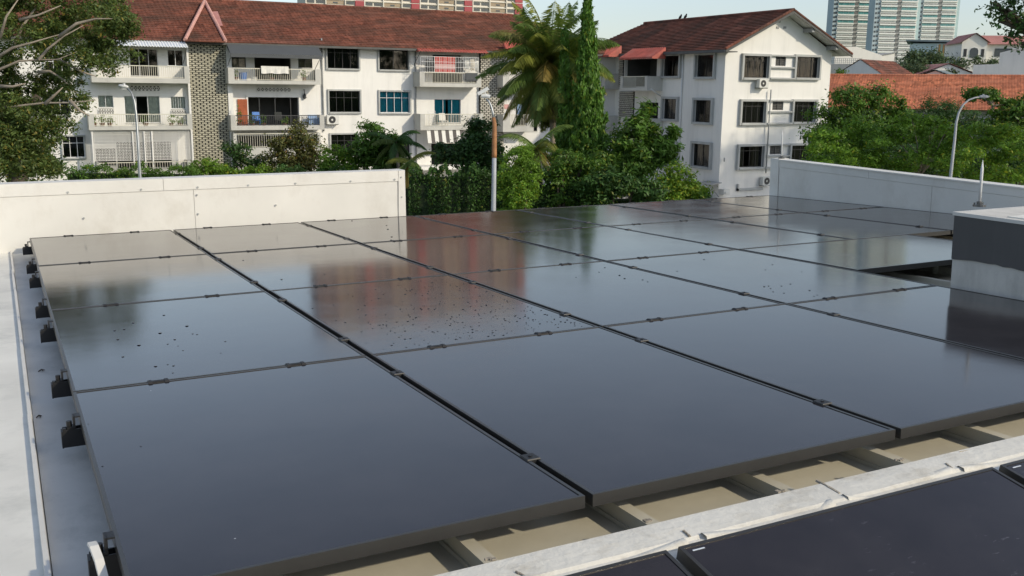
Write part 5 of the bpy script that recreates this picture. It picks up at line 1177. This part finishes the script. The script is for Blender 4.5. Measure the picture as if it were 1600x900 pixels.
def palm(base, heart, d, n, L, label, leaf='lf_palm', dry=0, up=1.2, seed=3, tr=.16, leaflet=.55, wid=.024, lean=2.25):
    r = random.Random(seed); g = np.random.default_rng(seed)
    h = wor(*heart, d=d); b0 = wor(*base, d=d); o = Vector((b0.x, b0.y, GZ))
    t = thing('palm_tree', o, label, 'palm')
    if tr:
        m = MB(); k = 14; m.tube([o.lerp(h, i / k) + Vector((.12 * math.sin(i / k * 2), 0, 0)) * (1 - i / k) for i in range(k + 1)], [tr * (1.5 - .6 * min(1, i / 3)) * (1 + .06 * (i % 2)) for i in range(k + 1)], 10); m.out('trunk', MT['bark'], t, smooth=True)
    for i in range(n):
        az = i * 2.39996 + r.uniform(-.2, .2); f = (i + .5) / n; el = up - f * lean + r.uniform(-.12, .12); l = L * r.uniform(.85, 1.1) * (1 if f < .75 else .85)
        p = Vector(h); pts = [p.copy()]; dirv = Vector((math.cos(az) * math.cos(el), math.sin(az) * math.cos(el), math.sin(el))); ns = 12; bend = r.uniform(.10, .16) * (1.1 - .4 * f)
        for s in range(ns):
            p = p + dirv * (l / ns); pts.append(p.copy()); dirv = (dirv + Vector((0, 0, -bend * (.5 + s / ns)))).normalized()
        fr = MB(); fr.tube(pts, [.035 * (1 - .85 * s / ns) + .004 for s in range(ns + 1)], 5)
        V, Fc = [], []
        side0 = Vector((-math.sin(az), math.cos(az), 0)); tw = r.uniform(-.5, .5)
        for s in range(2, ns * 6 + 1):
            q = s / (ns * 6); a = q * ns; k = min(int(a), ns - 1); c = pts[k].lerp(pts[k + 1], a - k); tn = (pts[k + 1] - pts[k]).normalized()
            ll = leaflet * (math.sin(math.pi * min(1, q * .92 + .1)) ** .6) * r.uniform(.8, 1.1)
            for sg in (-1, 1):
                dv = (side0 * sg * (1 + .2 * tw * sg) + tn * .55 + Vector((0, 0, -.55 - .5 * f + r.uniform(-.2, .2)))).normalized(); e = c + dv * ll; e.z -= .12 * ll; mid = c + dv * ll * .5; wv = tn * wid
                k0 = len(fr.v); fr.v += [tuple(c), tuple(mid + wv), tuple(e), tuple(mid - wv)]; fr.f.append((k0, k0 + 1, k0 + 2, k0 + 3))
        mm = 'lf_dry' if r.random() < dry * (f ** 1.5) * 1.6 else leaf
        ob = fr.out('frond', MT[mm], t, fix=False)
        at = ob.data.color_attributes.new('tint', 'FLOAT_COLOR', 'POINT'); nn = len(ob.data.vertices); cc = np.ones((nn, 4), np.float32); cc[:, 0] = np.clip(g.normal(.5, .2, nn), 0, 1); cc[:, 1] = (g.random() < .3) * .4; at.data.foreach_set('color', cc.ravel())
    return t
palm((868, 310), (860, 102), 46, 100, 3.5, 'coconut palm with arching and drooping yellowing fronds, left of the columnar tree', dry=.26, up=1.45, seed=4, leaflet=.9, wid=.032, lean=3.05)
palm((628, 300), (618, 222), 52, 15, 1.9, 'small dark palm with arching fronds below the teal curtained window', leaf='lf_dark', up=1.0, seed=9, tr=.1, leaflet=.4)
palm((652, 300), (640, 252), 48, 9, 1.5, 'low yellowish palm by the end of the white parapet', leaf='lf_palm', up=.8, seed=12, tr=.08, leaflet=.4, dry=.4)
palm((845, 320), (838, 232), 42, 16, 2.1, 'young palm with yellow drooping fronds at the foot of the coconut palm', leaf='lf_palm', up=1.0, seed=21, tr=.1, leaflet=.45, dry=.7)

def mast(px, ytop, ybase, d, w, n, label, seed):
    g = np.random.default_rng(seed); b0 = wor(px + 6, ybase, d=d); top = wor(px, ytop, d=d); o = Vector((b0.x, b0.y, GZ))
    t = thing('mast_tree', o, label, 'tree'); k = d / FPX
    m = MB(); m.tube([o, o.lerp(top, .5), top], [.14, .09, .02], 8); m.out('trunk', MT['dbark'], t, smooth=True)
    C, S, O = [], [], []; nc = int(n / 26)
    for i in range(nc):
        f = g.random() ** .85; c = top.lerp(o, f * .93); R = k * w * min(1, .10 + 1.5 * f) * (1 if f < .75 else 1 - (f - .75) * 1.2) * (.82 + .36 * math.sin(f * 31 + seed) ** 2)
        a = g.uniform(0, 6.283); rr = R * g.uniform(.6, 1.08); ln = g.uniform(.35, .85)
        for j in range(26):
            s = g.random(); C.append((c.x + math.cos(a) * rr * (1 - .1 * s) + g.normal(0, .05), c.y + math.sin(a) * rr * (1 - .1 * s) + g.normal(0, .05), c.z - ln * s + .15)); S.append(g.normal(0, .12)); O.append((math.cos(a), math.sin(a), .2))
    leafmesh('crown', np.array(C), .22, MT['lf_poly'], t, up=.1, droop=1., aspect=.36, shade=np.array(S), out=np.array(O), yellow=.10, rng=g)
mast(918, -6, 300, 43, 28, 32000, 'tall narrow columnar mast tree, the taller of the pair', 5)
mast(882, 46, 300, 43.6, 17, 15000, 'shorter columnar mast tree leaning against the taller one', 8)

def plants():
    T = tree
    T('croton_bush', (460, 285, 55), 'olive brown bushy shrub before the middle balcony', 'shrub', [lob(462, 225, 55, 34, 26), lob(440, 245, 55, 30, 26), lob(485, 240, 55, 26, 30), lob(460, 262, 55, 44, 18), lob(470, 208, 55, 20, 14)], 9000, .17, 'lf_croton', clump=.35, yellow=.12)
    T('shrub', (530, 285, 53), 'rounded bright green shrub right of the olive bush', 'shrub', [lob(528, 248, 53, 24, 24), lob(515, 260, 53, 16, 16), lob(545, 262, 53, 16, 14)], 5000, .15, 'lf_bright', clump=.28)
    T('broadleaf_tree', (590, 290, 53), 'glossy broad leaved small tree beside the small dark palm', 'tree', [lob(585, 222, 53, 26, 22), lob(605, 235, 53, 26, 26), lob(570, 245, 53, 24, 24), lob(600, 258, 53, 34, 18), lob(580, 205, 53, 14, 12)], 7500, .26, 'lf_mid', clump=.4, aspect=.38, droop=.3)
    T('shrub', (330, 285, 55), 'light green low shrub at the foot of the brick tower', 'shrub', [lob(325, 262, 55, 24, 14), lob(350, 268, 55, 20, 10), lob(305, 270, 55, 16, 9)], 4200, .15, 'lf_bright', clump=.28)
    T('shrub', (385, 285, 56), 'open dark shrub between the brick tower and the olive bush', 'shrub', [lob(372, 240, 56, 22, 14), lob(390, 255, 56, 26, 16), lob(362, 232, 56, 14, 8), lob(415, 262, 56, 18, 12)], 3200, .18, 'lf_dark', clump=.33, yellow=.15)
    T('shrub', (405, 285, 54), 'small yellow green shrub low in front of the second bay fence', 'shrub', [lob(408, 267, 54, 24, 9), lob(380, 270, 54, 14, 7)], 2600, .15, 'lf_bright', clump=.22)
    T('dark_tree', (730, 300, 50), 'dense dark green tree standing before the striped awning', 'tree', [lob(742, 215, 50, 26, 24), lob(755, 240, 50, 34, 30), lob(720, 240, 50, 30, 18), lob(700, 238, 50, 26, 14), lob(750, 200, 50, 18, 12), lob(765, 262, 50, 30, 26), lob(735, 268, 50, 30, 18), lob(743, 193, 50, 9, 8)], 12000, .20, 'lf_dark', clump=.4, yellow=.04)
    T('bush', (812, 332, 38), 'bright green tall rounded bush just right of the lamp post', 'shrub', [lob(812, 262, 38, 28, 30), lob(806, 300, 38, 32, 30), lob(826, 282, 38, 20, 26), lob(795, 285, 38, 18, 22), lob(815, 240, 38, 18, 14)], 12000, .10, 'lf_bright', clump=.20)
    T('bush', (880, 330, 40), 'loose mid green bush below the columnar trees', 'shrub', [lob(880, 250, 40, 24, 20), lob(905, 265, 40, 28, 22), lob(870, 275, 40, 20, 18), lob(930, 255, 40, 18, 16)], 6500, .15, 'lf_mid', clump=.3, yellow=.15)
    T('frangipani_tree', (1005, 325, 42), 'leafy small tree with long glossy leaves before the shaded side facade', 'tree', [lob(1010, 190, 42, 18, 16), lob(990, 215, 42, 30, 18), lob(1030, 212, 42, 26, 20), lob(970, 240, 42, 28, 20), lob(1010, 242, 42, 34, 22), lob(1040, 240, 42, 20, 20), lob(1006, 172, 42, 7, 10), lob(985, 265, 42, 34, 18)], 9500, .27, 'lf_mid', clump=.36, aspect=.32, fill=.25)
    T('shrub', (1050, 330, 40), 'yellow green shrub at the foot of the shaded facade corner', 'shrub', [lob(1060, 275, 40, 24, 18), lob(1040, 290, 40, 24, 16), lob(1082, 296, 40, 22, 10), lob(1060, 298, 40, 34, 12)], 7000, .14, 'lf_bright', clump=.26, yellow=.35)
    T('shrub', (960, 335, 39), 'dark leafy shrub in front of the small glossy tree', 'shrub', [lob(955, 285, 39, 30, 20), lob(990, 292, 39, 30, 16), lob(930, 292, 39, 24, 18), lob(1015, 300, 39, 22, 12)], 7500, .16, 'lf_hedge', clump=.3, yellow=.1)
    T('shrub', (1103, 320, 44), 'small light green shrub under the porch canopy', 'shrub', [lob(1098, 301, 44, 14, 7), lob(1085, 305, 44, 14, 7)], 1500, .14, 'lf_bright', clump=.2, trunk=False)
    def hedge(x0, x1, ytop, ybot, d, n, m, label, size=.12, seed=1):
        g = np.random.default_rng(seed); a, b = wor(x0, ytop, d=d), wor(x1, ytop, d=d); q = a.copy(); z1 = (a.z + b.z) / 2; c = (a + b) / 2
        P = []; m_ = int(n); u = g.random(m_); face = g.random(m_); th = 1.1
        nrm = Vector((b.y - a.y, -(b.x - a.x), 0)).normalized()
        for i in range(m_):
            bump = .16 * math.sin(u[i] * 19 + seed) + .12 * math.sin(u[i] * 47 + 2 * seed) + .07 * math.sin(u[i] * 131)
            if face[i] < .65: y, z = -th / 2 + abs(g.normal(0, .10)) - bump * .6, GZ + g.random() * (z1 - GZ)
            else: y, z = g.uniform(-th / 2, th / 2), z1 + bump + g.normal(0, .07)
            p = a.lerp(b, u[i]); P.append((p.x - nrm.x * y, p.y - nrm.y * y, z))
        t = thing('hedge', (c.x, c.y, GZ), label, 'hedge')
        leafmesh('foliage', np.array(P), size, MT[m], t, up=.3, shade=.22 * np.sin(u * 29 + seed) + g.normal(0, .1, m_), rng=g)
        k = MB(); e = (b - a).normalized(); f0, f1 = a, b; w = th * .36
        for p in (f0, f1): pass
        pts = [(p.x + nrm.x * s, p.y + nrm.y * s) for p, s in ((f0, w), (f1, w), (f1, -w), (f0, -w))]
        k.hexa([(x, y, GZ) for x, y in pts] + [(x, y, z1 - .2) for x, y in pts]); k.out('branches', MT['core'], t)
    hedge(640, 800, 270, 330, 41, 12000, 'lf_hedge', 'dark green clipped hedge left of the lamp post, beyond the white parapet', seed=2)
    hedge(800, 960, 283, 330, 40.5, 11000, 'lf_hedge', 'dark green clipped hedge below the palm and columnar trees', seed=3)
    hedge(950, 1110, 305, 330, 40.5, 6000, 'lf_hedge', 'low dark hedge at the foot of the shaded facade', seed=6)
    hedge(110, 312, 266, 285, 52, 9000, 'lf_mid', 'long low green hedge before the lattice screen on the left', size=.13, seed=4)
    hedge(420, 640, 268, 290, 52, 6000, 'lf_hedge', 'low hedge just above the white parapet in front of the second bay', size=.13, seed=5)
    # right hand trees
    G = 'trees behind the right parapet'
    T('dark_tree', (1350, 300, 50), 'tall dark tree close to the corner of the white gable', 'tree', [lob(1330, 158, 50, 36, 20), lob(1300, 185, 50, 36, 24), lob(1375, 165, 50, 38, 22), lob(1345, 195, 50, 44, 26), lob(1400, 190, 50, 34, 24), lob(1285, 215, 50, 30, 24), lob(1372, 138, 50, 16, 8), lob(1330, 142, 50, 14, 7), lob(1400, 220, 50, 46, 26), lob(1310, 230, 50, 46, 26)], 16000, .19, 'lf_mid', tr=.2, clump=.42, group=G, yellow=.12)
    def layered(x0, x1, y0, y1, d_, n, seed):
        r = random.Random(seed); L = []
        for k in range(n):
            f = (k + .5) / n; y = y0 + (y1 - y0) * f + r.uniform(-4, 4); x = r.uniform(x0, x1)
            L.append(lob(x, y, d_ + r.uniform(-1.6, 1.6), r.uniform(13, 24), r.uniform(4.5, 8)))
        return L
    T('albizia_tree', (1345, 310, 38), 'bright green layered tree, left one of the near row behind the right parapet', 'tree', layered(1280, 1385, 200, 275, 38, 34, 1) + [lob(1285, 205, 38, 20, 6), lob(1340, 192, 38, 22, 7)], 12500, .135, 'lf_bright', 'bark', tr=.055, clump=.20, group=G, sub=.8, fill=.3, branches=False)
    T('albizia_tree', (1432, 310, 38.5), 'bright green layered tree in the middle of the near row, branches showing', 'tree', layered(1385, 1485, 196, 275, 38.5, 24, 2) + [lob(1425, 186, 38.5, 30, 7), lob(1462, 192, 38.5, 20, 6)], 10500, .135, 'lf_bright', 'bark', tr=.055, clump=.20, group=G, sub=.8, fill=.3)
    T('albizia_tree', (1545, 320, 37), 'bright green layered tree, right one of the near row behind the lightning rod', 'tree', layered(1490, 1640, 205, 286, 37, 46, 3) + [lob(1520, 203, 37, 24, 7), lob(1570, 208, 37, 24, 7)], 15000, .135, 'lf_bright', 'bark', tr=.055, clump=.20, group=G, sub=.8, fill=.3, yellow=.15, branches=False)
    T('dark_tree', (1470, 300, 52), 'dark spiky leaved tree against the orange roof left of the curved lamp', 'tree', [lob(1470, 172, 52, 36, 20), lob(1450, 190, 52, 34, 22), lob(1500, 190, 52, 34, 22), lob(1470, 210, 52, 60, 26), lob(1530, 215, 52, 40, 26)], 9500, .24, 'lf_dark', clump=.4, aspect=.2, group=G)
    T('umbrella_tree', (1545, 300, 46), 'flat topped umbrella tree crown standing against the orange roof by the lamp head', 'tree', [lob(1535, 146, 46, 24, 7), lob(1520, 152, 46, 12, 4), lob(1553, 152, 46, 14, 5), lob(1578, 163, 46, 18, 6)], 3000, .16, 'lf_mid', 'bark', tr=.08, clump=.24, group=G)
    T('broadleaf_tree', (1590, 300, 45), 'mid green tree at the right edge beside the umbrella tree', 'tree', [lob(1590, 172, 45, 34, 14), lob(1610, 190, 45, 46, 24), lob(1560, 195, 45, 34, 16), lob(1640, 165, 45, 44, 30), lob(1600, 215, 45, 60, 24)], 9000, .18, 'lf_mid', clump=.36, group=G, yellow=.2)
    T('dark_tree', (1420, 320, 43), 'dark undergrowth tree filling in behind the near bright trees', 'tree', [lob(1300, 262, 43, 50, 26), lob(1380, 255, 43, 60, 30), lob(1450, 250, 43, 60, 34), lob(1530, 255, 43, 60, 34), lob(1600, 270, 43, 60, 34), lob(1480, 285, 43, 70, 20), lob(1340, 285, 43, 60, 20)], 16000, .18, 'lf_dark', clump=.42, group=G)
    # far round trees
    T('round_tree', (1445, 140, 150), 'large round dark tree on the skyline in front of the striped building', 'tree', [lob(1440, 92, 150, 30, 15), lob(1465, 98, 150, 30, 14), lob(1425, 97, 150, 20, 12), lob(1475, 108, 150, 24, 10), lob(1445, 106, 150, 40, 12)], 9000, .42, 'lf_far', clump=1.1, sub=1.2)
    T('round_tree', (1430, 140, 128), 'smaller round green tree just behind the orange ridge', 'tree', [lob(1428, 110, 128, 28, 10), lob(1405, 114, 128, 16, 8), lob(1450, 114, 128, 20, 8)], 5000, .36, 'lf_far', clump=.8)
    T('round_tree', (1450, 140, 108), 'little round bush against the grey gable above the orange ridge', 'tree', [lob(1488, 115, 116, 9, 4)], 700, .3, 'lf_far', clump=.4, branches=False)
    for k, (x, y, rx, rz, lab) in enumerate(((1505, 98, 12, 5, 'dark bush left of the arched window house'), (1532, 95, 10, 8, 'dark bush right of the arched window'), (1553, 96, 6, 9, 'dark narrow bush at the step of the white wall'))):
        T('bush', (x, 130, 135), lab, 'shrub', [lob(x, y, 135, rx, rz), lob(x - 4, y + 3, 135, rx, rz * .7)], 1200, .34, 'lf_far', clump=.6, branches=False)
    T('shrub', (1316, 130, 110), 'light green treetop at the left end of the orange roof', 'tree', [lob(1316, 113, 110, 10, 5), lob(1318, 118, 110, 9, 5)], 900, .3, 'lf_mid', clump=.4, branches=False)
    # big tree at right whose branch hangs into the frame and whose crown shades the foot of the gable
    d = 34; L = [lob(1572, 20, d, 24, 14), lob(1590, 48, d, 22, 16), lob(1560, 32, d, 14, 8), lob(1598, 72, d, 12, 8), lob(1620, 10, d, 50, 34), lob(1690, 0, d, 90, 70), lob(1660, 60, d, 50, 40), lob(1740, 80, d, 80, 60), lob(1720, -90, d, 110, 60), lob(1640, -60, d, 70, 50), lob(1555, 10, d, 16, 8), lob(1800, 0, d, 90, 90)]
    T('big_tree', (1745, 250, d), 'dark tree whose leafy branch hangs into the top right corner', 'tree', L, 20000, .17, 'lf_dark', tr=.34, clump=.36, sub=.8)
    o = Vector((61, 31.5, 0)); L = [((57.3 + x, 31.5 + y, z + 1.2), (r, r, r * .7)) for x, y, z, r in ((-2.5, 0, 11.3, 2.8), (1.5, 0, 12.4, 3), (4.2, 0, 11, 2.6), (0, 0, 13.6, 1.6), (-4.5, 0, 12, 2.0), (1, 0, 9.4, 3.4), (-3, 0, 9, 2.6))]
    t = thing('tall_tree', (57.3, 31.5, GZ), 'tall tree just outside the right edge, shading the foot of the gable', 'tree')
    P, S, O = cloud([(Vector(c), r) for c, r in L], 11000, .6, .4); leafmesh('crown', P, .34, MT['lf_dark'], t, shade=S, out=O)
    m = MB(); m.tube([(57.3, 31.5, GZ), (57.5, 31.5, 4), (57.3, 31.5, 10)], [.45, .35, .2], 10); m.out('trunk', MT['dbark'], t, smooth=True)
    # garden beyond the frame on the left so that the panels mirror a real place
    T('dark_tree', (-60, 300, 44), 'dark tree behind the rain tree at the left edge', 'tree', [lob(-20, 215, 44, 50, 40), lob(40, 240, 44, 40, 26), lob(-60, 180, 44, 60, 50), lob(30, 262, 44, 50, 18), lob(95, 262, 44, 24, 12)], 9000, .2, 'lf_dark', clump=.45)
plants()
def trees_behind():
    # unseen trees added so that the windows of the blocks mirror dark foliage
    nth = ['first', 'second', 'third', 'fourth', 'fifth', 'sixth', 'seventh', 'eighth', 'ninth', 'tenth']
    for k, (x, y, h) in enumerate(((-34, -46, 8), (-22, -52, 10), (-9, -48, 9), (4, -54, 11), (17, -50, 9), (29, -46, 10), (41, -40, 9), (53, -33, 10), (63, -22, 9), (-46, -40, 9))):
        t = thing('reflection_tree', (x, y, GZ), '%s unseen dark tree added behind the viewer for window reflections' % nth[k], 'tree', 'unseen trees added for window reflections')
        h *= 1.65; P, S, O = cloud([(Vector((x + dx, y + dy, h * f)), (r * 1.25, r, r)) for dx, dy, f, r in ((0, 0, .75, 4), (-3.5, 1, .5, 3.6), (3.5, -1, .52, 3.6), (0, 1, .3, 4.5), (-5, 0, .2, 3), (5, 0, .2, 3), (-3, 0, .8, 2.6), (3, 0, .8, 2.6))], 2600, .9, .4)
        P[:, 2] = np.maximum(P[:, 2], GZ + .05); leafmesh('crown', P, 1.1, MT['lf_dark'], t, shade=S, out=O)
        m = MB(); m.tube([(x, y, GZ), (x, y, h * .4), (x, y, h * .8)], [.35, .3, .12], 8); m.out('trunk', MT['dbark'], t, smooth=True)
trees_behind()

# potted plants along the balconies
def pots():
    k = 0
    where = [(148, 199, 'at the left end of the middle floor balcony behind the pale railing'), (160, 199, 'second from the left behind the pale railing'), (172, 199, 'third from the left behind the pale railing'), (228, 199, 'under the curtained doors behind the lamp post'), (268, 199, 'right of the lamp post behind the pale railing'), (282, 199, 'near the right end of the pale railing'), (374, 199, 'climbing beside the orange shutter'), (395, 199, 'below the wide dark opening, left'), (412, 199, 'below the wide dark opening, middle'), (445, 199, 'below the wide dark opening, right'), (368, 127, 'at the left end of the top floor balcony under the grey awning'), (425, 127, 'below the cream towel'), (475, 127, 'at the right end of the top floor balcony under the grey awning')]
    for x, y, lab in where:
        o = .85; u, z = FL.pt(x, y, o); h = rnd.uniform(.35, .55) if x != 374 else 1.1; c = FL.fr(u, o, z)
        t = thing('potted_plant', c, 'potted plant ' + lab, 'potted plant', 'potted plants on balconies')
        m = MB(); m.tube([(c[0], c[1], z), (c[0], c[1], z + .2), (c[0], c[1], z + .24), (c[0], c[1], z + .26)], [.10, .14, .16, .16], 10); m.out('pot', MT['pot'], t)
        P, S, O = cloud([((c[0], c[1], z + .26 + h * .5), (.22, .2, h * .55))], 130, .14, .5); leafmesh('foliage', P, .15, MT['lf_bright' if rnd.random() < .6 else 'lf_mid'], t, shade=S, out=O, aspect=.3)
pots()
